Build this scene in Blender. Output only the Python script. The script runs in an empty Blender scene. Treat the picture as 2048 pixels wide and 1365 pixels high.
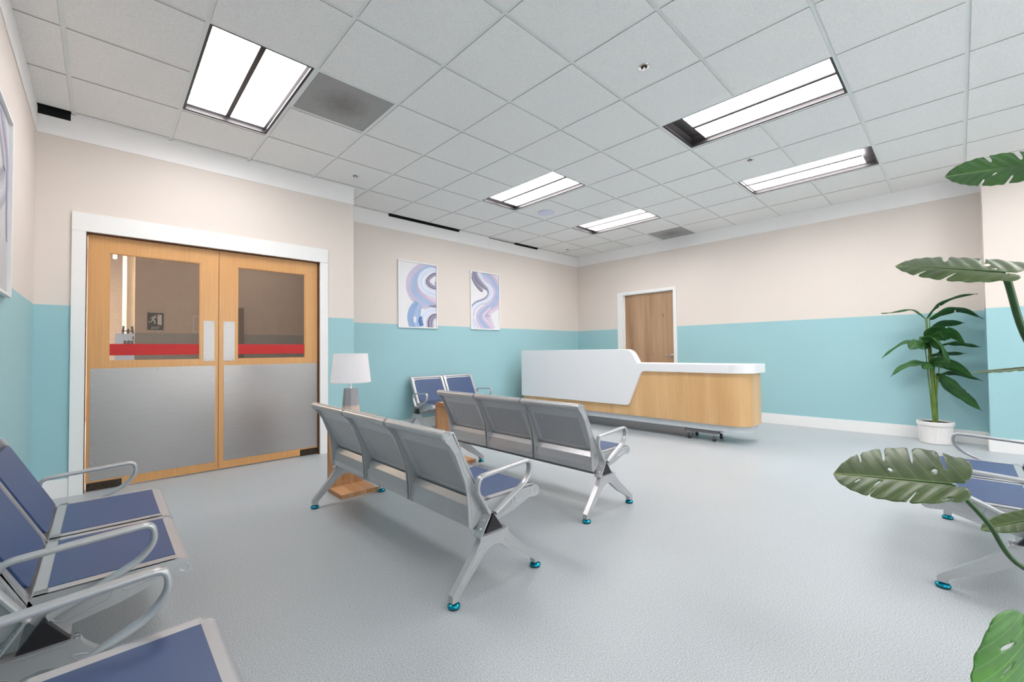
import bpy, bmesh, math, random
from math import sin, cos, pi, radians
from mathutils import Vector, Matrix
from mathutils.geometry import delaunay_2d_cdt

S = bpy.context.scene
COL = S.collection

# ------------------------------------------------------------------ camera
EYE = 1.10                      # camera height above the floor
YAW, PIT, ROL = 0.8077353, 0.02406865, -0.01092868
fwd = Vector((cos(YAW)*cos(PIT), sin(YAW)*cos(PIT), sin(PIT)))
rgt = Vector((sin(YAW), -cos(YAW), 0))
upv = rgt.cross(fwd)
r2 = cos(ROL)*rgt + sin(ROL)*upv
u2 = -sin(ROL)*rgt + cos(ROL)*upv
cam = bpy.data.objects.new('camera', bpy.data.cameras.new('camera'))
COL.objects.link(cam)
cam.matrix_world = Matrix(((r2.x, u2.x, -fwd.x, 0), (r2.y, u2.y, -fwd.y, 0), (r2.z, u2.z, -fwd.z, EYE), (0, 0, 0, 1)))
cam.data.sensor_width = 36
cam.data.lens = 855.9/2048*36
cam.data.clip_start = 0.05
S.camera = cam

# ------------------------------------------------------------------ world, exposure
S.view_settings.view_transform = 'Standard'
S.view_settings.look = 'None'
S.view_settings.gamma = 1
S.view_settings.exposure = 0.10
S.view_settings.use_curve_mapping = False
world = bpy.data.worlds.new('world'); S.world = world
world.use_nodes = True
world.node_tree.nodes['Background'].inputs[0].default_value = (1, 0.97, 0.95, 1)
world.node_tree.nodes['Background'].inputs[1].default_value = 6.0
LIGHT_STRENGTH = 19.5            # troffer lenses
LIGHT_COLOR = (1.0, 0.935, 0.915)

# ------------------------------------------------------------------ materials
MATS = {}
def lin(c):
    return tuple((x/12.92 if x <= .04045 else ((x+.055)/1.055)**2.4) for x in [v/255 for v in c])
def new_mat(name):
    m = bpy.data.materials.new(name); m.use_nodes = True
    MATS[name] = m
    nt = m.node_tree
    return m, nt, nt.nodes['Principled BSDF']
def N(nt, t, **kw):
    n = nt.nodes.new(t)
    for k, v in kw.items(): setattr(n, k, v)
    return n
def ramp(nt, stops, fac=None, interp='LINEAR'):
    r = N(nt, 'ShaderNodeValToRGB'); cr = r.color_ramp; cr.interpolation = interp
    while len(cr.elements) < len(stops): cr.elements.new(.5)
    for e, (p, c) in zip(cr.elements, stops):
        e.position = p; e.color = (*c, 1) if len(c) == 3 else c
    if fac is not None: nt.links.new(fac, r.inputs[0])
    return r
def noise(nt, scale, detail=2, rough=.5, vec=None, stretch=None):
    n = N(nt, 'ShaderNodeTexNoise'); n.inputs['Scale'].default_value = scale
    n.inputs['Detail'].default_value = detail; n.inputs['Roughness'].default_value = rough
    if vec is None: vec = N(nt, 'ShaderNodeTexCoord').outputs['Object']
    if stretch:
        mp = N(nt, 'ShaderNodeMapping'); mp.inputs['Scale'].default_value = stretch
        nt.links.new(vec, mp.inputs[0]); vec = mp.outputs[0]
    nt.links.new(vec, n.inputs['Vector'])
    return n.outputs['Fac']
def bump(nt, b, h, strength=.2, dist=.001):
    n = N(nt, 'ShaderNodeBump'); n.inputs['Strength'].default_value = strength; n.inputs['Distance'].default_value = dist
    nt.links.new(h, n.inputs['Height']); nt.links.new(n.outputs[0], b.inputs['Normal'])
def simple(name, rgb, rough=.5, metal=0, var=.04, scale=8, bmp=0, bscale=200, coat=0, spec=None, stretch=None):
    m, nt, b = new_mat(name)
    c = lin(rgb)
    f = noise(nt, scale, 3, stretch=stretch)
    r = ramp(nt, [(.25, tuple(x*(1-var) for x in c)), (.75, tuple(min(1, x*(1+var)) for x in c))], f)
    nt.links.new(r.outputs[0], b.inputs['Base Color'])
    b.inputs['Roughness'].default_value = rough; b.inputs['Metallic'].default_value = metal
    if coat: b.inputs['Coat Weight'].default_value = coat; b.inputs['Coat Roughness'].default_value = .1
    if spec is not None: b.inputs['Specular IOR Level'].default_value = spec
    if bmp: bump(nt, b, noise(nt, bscale, 2), bmp)
    return m
def wood(name, c1, c2, c3, axis='z', scale=6, fine=60, rough=.35, knots=False, coat=0.0):
    m, nt, b = new_mat(name)
    st = {'z': (1, 1, .06), 'y': (1, .06, 1), 'x': (.06, 1, 1)}[axis]
    f1 = noise(nt, scale, 4, .6, stretch=st)
    f2 = noise(nt, fine, 3, .6, stretch={'z': (1, 1, .03), 'y': (1, .03, 1), 'x': (.03, 1, 1)}[axis])
    r1 = ramp(nt, [(.3, lin(c1)), (.5, lin(c2)), (.72, lin(c3))], f1)
    r2_ = ramp(nt, [(.3, (.92, .91, .90)), (.65, (1.04, 1.03, 1.02))], f2)
    mx = N(nt, 'ShaderNodeMix', data_type='RGBA', blend_type='MULTIPLY'); mx.inputs[0].default_value = 1
    nt.links.new(r1.outputs[0], mx.inputs[6]); nt.links.new(r2_.outputs[0], mx.inputs[7])
    out = mx.outputs[2]
    if knots:
        v = N(nt, 'ShaderNodeTexVoronoi'); v.inputs['Scale'].default_value = 5
        mp = N(nt, 'ShaderNodeMapping'); mp.inputs['Scale'].default_value = (1, 1, .45)
        nt.links.new(N(nt, 'ShaderNodeTexCoord').outputs['Object'], mp.inputs[0]); nt.links.new(mp.outputs[0], v.inputs['Vector'])
        rk = ramp(nt, [(.03, (.42, .36, .32)), (.12, (1, 1, 1))], v.outputs['Distance'])
        m2 = N(nt, 'ShaderNodeMix', data_type='RGBA', blend_type='MULTIPLY'); m2.inputs[0].default_value = .8
        nt.links.new(out, m2.inputs[6]); nt.links.new(rk.outputs[0], m2.inputs[7]); out = m2.outputs[2]
    nt.links.new(out, b.inputs['Base Color'])
    b.inputs['Roughness'].default_value = rough
    if coat: b.inputs['Coat Weight'].default_value = coat
    return m

WALL_CREAM = simple('cream_paint', (226, 216, 209), .6, var=.012, scale=2, bmp=.08, bscale=350)
WALL_TEAL = simple('teal_paint', (158, 200, 207), .55, var=.015, scale=2, bmp=.08, bscale=350)
WHITE = simple('white_trim_paint', (238, 238, 238), .45, var=.01)
BAND = simple('white_band_paint', (246, 244, 244), .55, var=.01)
TILE_EDGE = simple('tile_edge_fibre', (172, 156, 146), .9, var=.06, scale=60)
TBAR = simple('ceiling_grid_paint', (232, 236, 235), .45, var=.02)
BLACK = simple('black_void', (8, 8, 9), .9)
SILVER = simple('silver_powder_coat', (190, 190, 193), .30, metal=.42, var=.02, scale=30)
CHROME = simple('chrome', (220, 220, 222), .15, metal=1, var=.01)
GLIDE = simple('teal_chrome_glide', (30, 150, 175), .16, metal=.9, var=.15, scale=40)
RUBBER = simple('black_rubber', (22, 22, 24), .6)
CAPBLACK = simple('black_end_cap', (30, 28, 33), .38)
NAVY = simple('navy_vinyl', (60, 82, 124), .42, var=.03, scale=12, bmp=.15, bscale=500, spec=.45)
DESKWHITE = simple('white_solid_surface', (240, 240, 243), .3, var=.006, scale=3)
OAK = wood('desk_oak_laminate', (214, 168, 115), (222, 180, 128), (232, 192, 142), 'z', 5, 90, .32, coat=.25)
DOORWOOD = wood('door_maple_veneer', (212, 156, 98), (217, 163, 104), (222, 170, 111), 'z', 3, 70, .33)
RUSTIC = wood('rustic_oak_door', (140, 106, 80), (172, 138, 108), (190, 158, 128), 'z', 6, 60, .5, knots=True)
BASEGREY = simple('desk_base_grey', (196, 203, 209), .35)
STEEL = simple('brushed_steel', (172, 168, 168), .36, metal=.8, var=.03, scale=5, stretch=(1, 1, 12))
LAMPWHITE = simple('lamp_shade_linen', (253, 247, 249), .8, var=.012, scale=90)
SOIL = simple('dark_soil', (48, 36, 28), .95, var=.4, scale=90, bmp=.6, bscale=90)
POTWHITE = simple('white_ceramic_pot', (236, 233, 232), .4, var=.01)
STEMG = simple('plant_stem', (96, 122, 48), .5, var=.2, scale=14)
PETIOLE = simple('monstera_petiole', (46, 82, 40), .4, var=.15, scale=20)
DOLLYCARPET = simple('grey_dolly_carpet', (112, 108, 112), .95, var=.25, scale=80, bmp=.6, bscale=300)
WHEEL = simple('caster_wheel', (70, 62, 62), .4, var=.1)
PAPER = simple('art_paper', (233, 232, 236), .6, var=.01)
RED = simple('red_tape', (192, 20, 22), .45, var=.05, scale=5)
DARKMETAL = simple('dark_fixture_metal', (58, 56, 58), .4, metal=.4, var=.1, scale=20)
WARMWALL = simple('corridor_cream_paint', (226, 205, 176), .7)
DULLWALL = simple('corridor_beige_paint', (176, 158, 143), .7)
DULLGREY = simple('corridor_grey_paint', (140, 138, 134), .7)
SIGNBLUE = simple('sign_slate', (52, 58, 66), .4)
SIGNWHITE = simple('sign_white', (190, 188, 184), .5)
POSTERBLUE = simple('poster_board', (176, 192, 212), .5)
INK = simple('poster_ink', (60, 58, 62), .6)
BROWNDOOR = wood('brown_corridor_door', (88, 66, 52), (104, 80, 62), (118, 92, 72), 'z', 6, 60)

def m_floor():
    m, nt, b = new_mat('speckled_vinyl')
    f = noise(nt, 230, 2, .6); f2 = noise(nt, 1.2, 3, .5)
    r = ramp(nt, [(.30, lin((128, 134, 140))), (.43, lin((171, 177, 182))), (.57, lin((187, 192, 196))), (.72, lin((220, 223, 226)))], f)
    r2_ = ramp(nt, [(.3, (.97, .975, .98)), (.7, (1.02, 1.02, 1.02))], f2)
    mx = N(nt, 'ShaderNodeMix', data_type='RGBA', blend_type='MULTIPLY'); mx.inputs[0].default_value = 1
    nt.links.new(r.outputs[0], mx.inputs[6]); nt.links.new(r2_.outputs[0], mx.inputs[7])
    nt.links.new(mx.outputs[2], b.inputs['Base Color'])
    b.inputs['Roughness'].default_value = .38
    b.inputs['Specular IOR Level'].default_value = .4
    return m
FLOOR = m_floor()
def m_tile():
    m, nt, b = new_mat('acoustic_tile')
    f = noise(nt, 220, 3, .7)
    r = ramp(nt, [(.32, lin((220, 218, 217))), (.5, lin((243, 242, 241))), (.7, lin((248, 247, 246)))], f)
    nt.links.new(r.outputs[0], b.inputs['Base Color']); b.inputs['Roughness'].default_value = .95
    bump(nt, b, f, .25)
    return m
TILE = m_tile()
def m_lens():
    m, nt, b = new_mat('troffer_lens')
    w = N(nt, 'ShaderNodeTexWave'); w.inputs['Scale'].default_value = 22; w.bands_direction = 'Y'
    nt.links.new(N(nt, 'ShaderNodeTexCoord').outputs['Object'], w.inputs['Vector'])
    r = ramp(nt, [(0, (.62, .66, .66)), (.5, LIGHT_COLOR)], w.outputs['Fac'])
    nt.links.new(r.outputs[0], b.inputs['Emission Color'])
    b.inputs['Emission Strength'].default_value = LIGHT_STRENGTH
    b.inputs['Base Color'].default_value = (.9, .9, .9, 1)
    return m
LENS = m_lens()
def m_vent():
    m, nt, b = new_mat('stained_vent_grille')
    tc = N(nt, 'ShaderNodeTexCoord').outputs['Object']
    w = N(nt, 'ShaderNodeTexWave'); w.inputs['Scale'].default_value = 26; w.bands_direction = 'X'
    nt.links.new(tc, w.inputs['Vector'])
    r = ramp(nt, [(.2, lin((118, 118, 120))), (.6, lin((188, 187, 186)))], w.outputs['Fac'])
    # round dirt stain around the middle of the grille
    ln = N(nt, 'ShaderNodeVectorMath', operation='LENGTH'); nt.links.new(tc, ln.inputs[0])
    nz = noise(nt, 14, 5, .7)
    ad = N(nt, 'ShaderNodeMath', operation='MULTIPLY_ADD'); nt.links.new(nz, ad.inputs[0]); ad.inputs[1].default_value = .22
    nt.links.new(ln.outputs['Value'], ad.inputs[2])
    rr = ramp(nt, [(.15, (.52, .47, .44)), (.34, (1, 1, 1))], ad.outputs[0])
    mx = N(nt, 'ShaderNodeMix', data_type='RGBA', blend_type='MULTIPLY'); mx.inputs[0].default_value = .75
    nt.links.new(r.outputs[0], mx.inputs[6]); nt.links.new(rr.outputs[0], mx.inputs[7])
    nt.links.new(mx.outputs[2], b.inputs['Base Color']); b.inputs['Roughness'].default_value = .6
    return m
VENT = m_vent()
def m_perf():
    # perforated sheet steel: staggered round holes, laid out in metres through the UV map
    m, nt, b = new_mat('perforated_steel')
    uv = N(nt, 'ShaderNodeUVMap').outputs[0]
    def dots(off):
        mp = N(nt, 'ShaderNodeMapping'); mp.inputs['Scale'].default_value = (1/.0085, 1/.0147, 1); mp.inputs['Location'].default_value = off
        nt.links.new(uv, mp.inputs[0])
        fr = N(nt, 'ShaderNodeVectorMath', operation='FRACTION'); nt.links.new(mp.outputs[0], fr.inputs[0])
        sb = N(nt, 'ShaderNodeVectorMath', operation='SUBTRACT'); sb.inputs[1].default_value = (.5, .5, 0); nt.links.new(fr.outputs[0], sb.inputs[0])
        ml = N(nt, 'ShaderNodeVectorMath', operation='MULTIPLY'); ml.inputs[1].default_value = (.0085, .0147, 0); nt.links.new(sb.outputs[0], ml.inputs[0])
        ln = N(nt, 'ShaderNodeVectorMath', operation='LENGTH'); nt.links.new(ml.outputs[0], ln.inputs[0])
        lt = N(nt, 'ShaderNodeMath', operation='LESS_THAN'); lt.inputs[1].default_value = .0024; nt.links.new(ln.outputs['Value'], lt.inputs[0])
        return lt.outputs[0]
    mxm = N(nt, 'ShaderNodeMath', operation='MAXIMUM'); nt.links.new(dots((0, 0, 0)), mxm.inputs[0]); nt.links.new(dots((.5, .5, 0)), mxm.inputs[1])
    # only inside the perforated field
    sp = N(nt, 'ShaderNodeSeparateXYZ'); nt.links.new(uv, sp.inputs[0])
    def rng(o, a, c):
        g = N(nt, 'ShaderNodeMath', operation='GREATER_THAN'); g.inputs[1].default_value = a; nt.links.new(o, g.inputs[0])
        l = N(nt, 'ShaderNodeMath', operation='LESS_THAN'); l.inputs[1].default_value = c; nt.links.new(o, l.inputs[0])
        k = N(nt, 'ShaderNodeMath', operation='MULTIPLY'); nt.links.new(g.outputs[0], k.inputs[0]); nt.links.new(l.outputs[0], k.inputs[1]); return k.outputs[0]
    k1 = N(nt, 'ShaderNodeMath', operation='MULTIPLY'); nt.links.new(rng(sp.outputs[0], .05, .455), k1.inputs[0]); nt.links.new(rng(sp.outputs[1], .075, .305), k1.inputs[1])
    k2 = N(nt, 'ShaderNodeMath', operation='MULTIPLY'); nt.links.new(k1.outputs[0], k2.inputs[0]); nt.links.new(mxm.outputs[0], k2.inputs[1])
    mx = N(nt, 'ShaderNodeMix', data_type='RGBA'); nt.links.new(k2.outputs[0], mx.inputs[0])
    mx.inputs[6].default_value = (*lin((196, 196, 199)), 1); mx.inputs[7].default_value = (*lin((84, 86, 94)), 1)
    nt.links.new(mx.outputs[2], b.inputs['Base Color']); b.inputs['Roughness'].default_value = .36
    inv = N(nt, 'ShaderNodeMath', operation='MULTIPLY_ADD'); inv.inputs[1].default_value = -.3; inv.inputs[2].default_value = .3
    nt.links.new(k2.outputs[0], inv.inputs[0]); nt.links.new(inv.outputs[0], b.inputs['Metallic'])
    return m
PERF = m_perf()
def m_table():
    # finger-jointed rubberwood staves
    m, nt, b = new_mat('butcher_block_wood')
    tc = N(nt, 'ShaderNodeTexCoord').outputs['Object']
    br = N(nt, 'ShaderNodeTexBrick'); br.inputs['Scale'].default_value = 1
    br.inputs['Brick Width'].default_value = .32; br.inputs['Row Height'].default_value = .05; br.inputs['Mortar Size'].default_value = .0006
    br.inputs['Color1'].default_value = (*lin((222, 176, 132)), 1); br.inputs['Color2'].default_value = (*lin((206, 152, 106)), 1)
    br.inputs['Mortar'].default_value = (*lin((176, 122, 80)), 1)
    mp = N(nt, 'ShaderNodeMapping'); mp.inputs['Rotation'].default_value = (0, radians(90), 0)
    # staves follow the bend: length along y on the slabs and along z on the upright
    cx = N(nt, 'ShaderNodeSeparateXYZ'); nt.links.new(tc, cx.inputs[0])
    s_ = N(nt, 'ShaderNodeMath', operation='SUBTRACT'); nt.links.new(cx.outputs[2], s_.inputs[0]); nt.links.new(cx.outputs[1], s_.inputs[1])
    cb = N(nt, 'ShaderNodeCombineXYZ'); nt.links.new(s_.outputs[0], cb.inputs[0]); nt.links.new(cx.outputs[0], cb.inputs[1])
    nt.links.new(cb.outputs[0], br.inputs['Vector'])
    f = noise(nt, 50, 3, .6, vec=cb.outputs[0], stretch=(.06, 1, 1))
    r = ramp(nt, [(.3, (.88, .85, .82)), (.7, (1.06, 1.05, 1.04))], f)
    mx = N(nt, 'ShaderNodeMix', data_type='RGBA', blend_type='MULTIPLY'); mx.inputs[0].default_value = 1
    nt.links.new(br.outputs['Color'], mx.inputs[6]); nt.links.new(r.outputs[0], mx.inputs[7])
    nt.links.new(mx.outputs[2], b.inputs['Base Color']); b.inputs['Roughness'].default_value = .4
    return m
BUTCHER = m_table()
def m_lampbase():
    m, nt, b = new_mat('two_tone_ceramic')
    tc = N(nt, 'ShaderNodeTexCoord').outputs['Object']
    sp = N(nt, 'ShaderNodeSeparateXYZ'); nt.links.new(tc, sp.inputs[0])
    r = ramp(nt, [(.072, lin((218, 200, 186))), (.086, lin((166, 166, 170)))], sp.outputs[2])
    nt.links.new(r.outputs[0], b.inputs['Base Color']); b.inputs['Roughness'].default_value = .18
    return m
LAMPBASE = m_lampbase()
def m_wireglass():
    m, nt, b = new_mat('wired_glass')
    out = nt.nodes['Material Output']
    uv = N(nt, 'ShaderNodeUVMap').outputs[0]
    sp = N(nt, 'ShaderNodeSeparateXYZ'); nt.links.new(uv, sp.inputs[0])
    def line(a, c):
        k = N(nt, 'ShaderNodeMath', operation='MULTIPLY'); k.inputs[1].default_value = c; nt.links.new(sp.outputs[1], k.inputs[0])
        s_ = N(nt, 'ShaderNodeMath', operation='MULTIPLY_ADD'); s_.inputs[1].default_value = a; nt.links.new(sp.outputs[0], s_.inputs[0]); nt.links.new(k.outputs[0], s_.inputs[2])
        fr = N(nt, 'ShaderNodeMath', operation='FRACT'); nt.links.new(s_.outputs[0], fr.inputs[0])
        l = N(nt, 'ShaderNodeMath', operation='LESS_THAN'); l.inputs[1].default_value = .10; nt.links.new(fr.outputs[0], l.inputs[0])
        return l.outputs[0]
    mm = N(nt, 'ShaderNodeMath', operation='MAXIMUM'); nt.links.new(line(38, 52), mm.inputs[0]); nt.links.new(line(38, -52), mm.inputs[1])
    tr = N(nt, 'ShaderNodeBsdfTransparent'); tr.inputs[0].default_value = (.62, .60, .58, 1)
    gl = N(nt, 'ShaderNodeBsdfGlossy'); gl.inputs['Roughness'].default_value = .03
    gl.inputs[0].default_value = (.9, .9, .9, 1)
    m1 = N(nt, 'ShaderNodeMixShader')
    lw = N(nt, 'ShaderNodeLayerWeight'); lw.inputs['Blend'].default_value = .12
    sc = N(nt, 'ShaderNodeMath', operation='MULTIPLY'); sc.inputs[1].default_value = .5
    nt.links.new(lw.outputs['Fresnel'], sc.inputs[0]); nt.links.new(sc.outputs[0], m1.inputs[0])
    nt.links.new(tr.outputs[0], m1.inputs[1]); nt.links.new(gl.outputs[0], m1.inputs[2])
    df = N(nt, 'ShaderNodeBsdfDiffuse'); df.inputs[0].default_value = (.34, .31, .28, 1)
    m2 = N(nt, 'ShaderNodeMixShader'); nt.links.new(mm.outputs[0], m2.inputs[0])
    nt.links.new(m1.outputs[0], m2.inputs[1]); nt.links.new(df.outputs[0], m2.inputs[2])
    nt.links.new(m2.outputs[0], out.inputs['Surface'])
    return m
WIREGLASS = m_wireglass()
def m_picglass():
    m, nt, b = new_mat('picture_glazing')
    out = nt.nodes['Material Output']
    tr = N(nt, 'ShaderNodeBsdfTransparent'); gl = N(nt, 'ShaderNodeBsdfGlossy'); gl.inputs['Roughness'].default_value = .05
    m1 = N(nt, 'ShaderNodeMixShader'); lw = N(nt, 'ShaderNodeLayerWeight'); lw.inputs['Blend'].default_value = .35
    nt.links.new(lw.outputs['Fresnel'], m1.inputs[0]); nt.links.new(tr.outputs[0], m1.inputs[1]); nt.links.new(gl.outputs[0], m1.inputs[2])
    nt.links.new(m1.outputs[0], out.inputs['Surface'])
    return m
PICGLASS = m_picglass()
def m_clear():
    m, nt, b = new_mat('clear_window_glass')
    out = nt.nodes['Material Output']; tr = N(nt, 'ShaderNodeBsdfTransparent'); tr.inputs[0].default_value = (.95, .97, .96, 1)
    gl = N(nt, 'ShaderNodeBsdfGlossy'); gl.inputs['Roughness'].default_value = .02
    m1 = N(nt, 'ShaderNodeMixShader'); m1.inputs[0].default_value = .06
    nt.links.new(tr.outputs[0], m1.inputs[1]); nt.links.new(gl.outputs[0], m1.inputs[2]); nt.links.new(m1.outputs[0], out.inputs['Surface'])
    return m
CLEARGLASS = m_clear()
def m_leaf(name, dark, light, vein, rough=.38, vs=0):
    m, nt, b = new_mat(name)
    uv = N(nt, 'ShaderNodeUVMap').outputs[0]
    f = noise(nt, 9, 3, .6)
    r = ramp(nt, [(.3, lin(dark)), (.7, lin(light))], f)
    sp = N(nt, 'ShaderNodeSeparateXYZ'); nt.links.new(uv, sp.inputs[0])
    ab = N(nt, 'ShaderNodeMath', operation='ABSOLUTE'); nt.links.new(sp.outputs[0], ab.inputs[0])
    rv = ramp(nt, [(.012, (1, 1, 1)), (.03, (0, 0, 0))], ab.outputs[0])
    # side veins
    k = N(nt, 'ShaderNodeMath', operation='MULTIPLY_ADD'); k.inputs[1].default_value = -.55; nt.links.new(ab.outputs[0], k.inputs[0]); nt.links.new(sp.outputs[1], k.inputs[2])
    k2 = N(nt, 'ShaderNodeMath', operation='MULTIPLY'); k2.inputs[1].default_value = vs if vs else 8; nt.links.new(k.outputs[0], k2.inputs[0])
    fr = N(nt, 'ShaderNodeMath', operation='FRACT'); nt.links.new(k2.outputs[0], fr.inputs[0])
    rs = ramp(nt, [(.0, (.5, .5, .5)), (.07, (0, 0, 0)), (.93, (0, 0, 0)), (1, (.5, .5, .5))], fr.outputs[0])
    mxv = N(nt, 'ShaderNodeMix', data_type='RGBA', blend_type='ADD'); mxv.inputs[0].default_value = 1
    nt.links.new(rv.outputs[0], mxv.inputs[6]); nt.links.new(rs.outputs[0], mxv.inputs[7])
    mx = N(nt, 'ShaderNodeMix', data_type='RGBA'); nt.links.new(mxv.outputs[2], mx.inputs[0]); nt.links.new(r.outputs[0], mx.inputs[6]); mx.inputs[7].default_value = (*lin(vein), 1)
    nt.links.new(mx.outputs[2], b.inputs['Base Color']); b.inputs['Roughness'].default_value = rough
    bump(nt, b, fr.outputs[0], .35, .002)
    return m
LEAF_DARK = m_leaf('monstera_leaf_dark', (62, 80, 46), (84, 102, 60), (118, 136, 84))
LEAF_BRIGHT = m_leaf('monstera_leaf_bright', (62, 112, 40), (92, 146, 60), (140, 176, 104))
LEAF_PALM = m_leaf('bird_of_paradise_leaf', (30, 74, 34), (56, 108, 48), (84, 132, 62), .45, 26)

def m_stroke(name, cols):
    m, nt, b = new_mat(name)
    uv = N(nt, 'ShaderNodeUVMap').outputs[0]
    sp = N(nt, 'ShaderNodeSeparateXYZ'); nt.links.new(uv, sp.inputs[0])
    nz = noise(nt, 16, 4, .7, vec=uv, stretch=(.12, 1.0, 1))
    ad = N(nt, 'ShaderNodeMath', operation='MULTIPLY_ADD'); ad.inputs[1].default_value = .42
    nt.links.new(nz, ad.inputs[0])
    sh = N(nt, 'ShaderNodeMath', operation='SUBTRACT'); sh.inputs[1].default_value = .21; nt.links.new(sp.outputs[1], sh.inputs[0])
    nt.links.new(sh.outputs[0], ad.inputs[2])
    st = [(.15+.7*i/(len(cols)-1), lin(c)) for i, c in enumerate(cols)]
    r = ramp(nt, st, ad.outputs[0])
    n2 = noise(nt, 60, 3, .8, vec=uv, stretch=(.04, .9, 1))
    rk = ramp(nt, [(.36, (.74, .72, .82)), (.50, (1.0, 1.0, 1.0)), (.62, (1.12, 1.08, 1.08))], n2)
    mx = N(nt, 'ShaderNodeMix', data_type='RGBA', blend_type='MULTIPLY'); mx.inputs[0].default_value = 1
    nt.links.new(r.outputs[0], mx.inputs[6]); nt.links.new(rk.outputs[0], mx.inputs[7])
    nt.links.new(mx.outputs[2], b.inputs['Base Color']); b.inputs['Roughness'].default_value = .55
    return m
ST_LILAC = m_stroke('brush_lilac_blue', [(206, 196, 218), (176, 190, 220), (160, 186, 220), (206, 190, 210), (222, 210, 226)])
ST_PALE = m_stroke('brush_pale_blue', [(222, 228, 240), (206, 218, 240), (232, 238, 244), (206, 206, 226)])
ST_GREY = m_stroke('brush_grey', [(110, 104, 124), (170, 166, 190), (132, 124, 144), (190, 188, 208)])
ST_BLUE = m_stroke('brush_blue', [(150, 178, 214), (136, 168, 210), (176, 194, 224), (160, 186, 220)])
ST_DEEP = m_stroke('brush_deep_blue', [(70, 112, 176), (90, 140, 200), (110, 120, 160)])
ST_DIM = m_stroke('brush_dim_grey', [(150, 150, 158), (184, 184, 192), (200, 200, 208), (166, 166, 174)])

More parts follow.
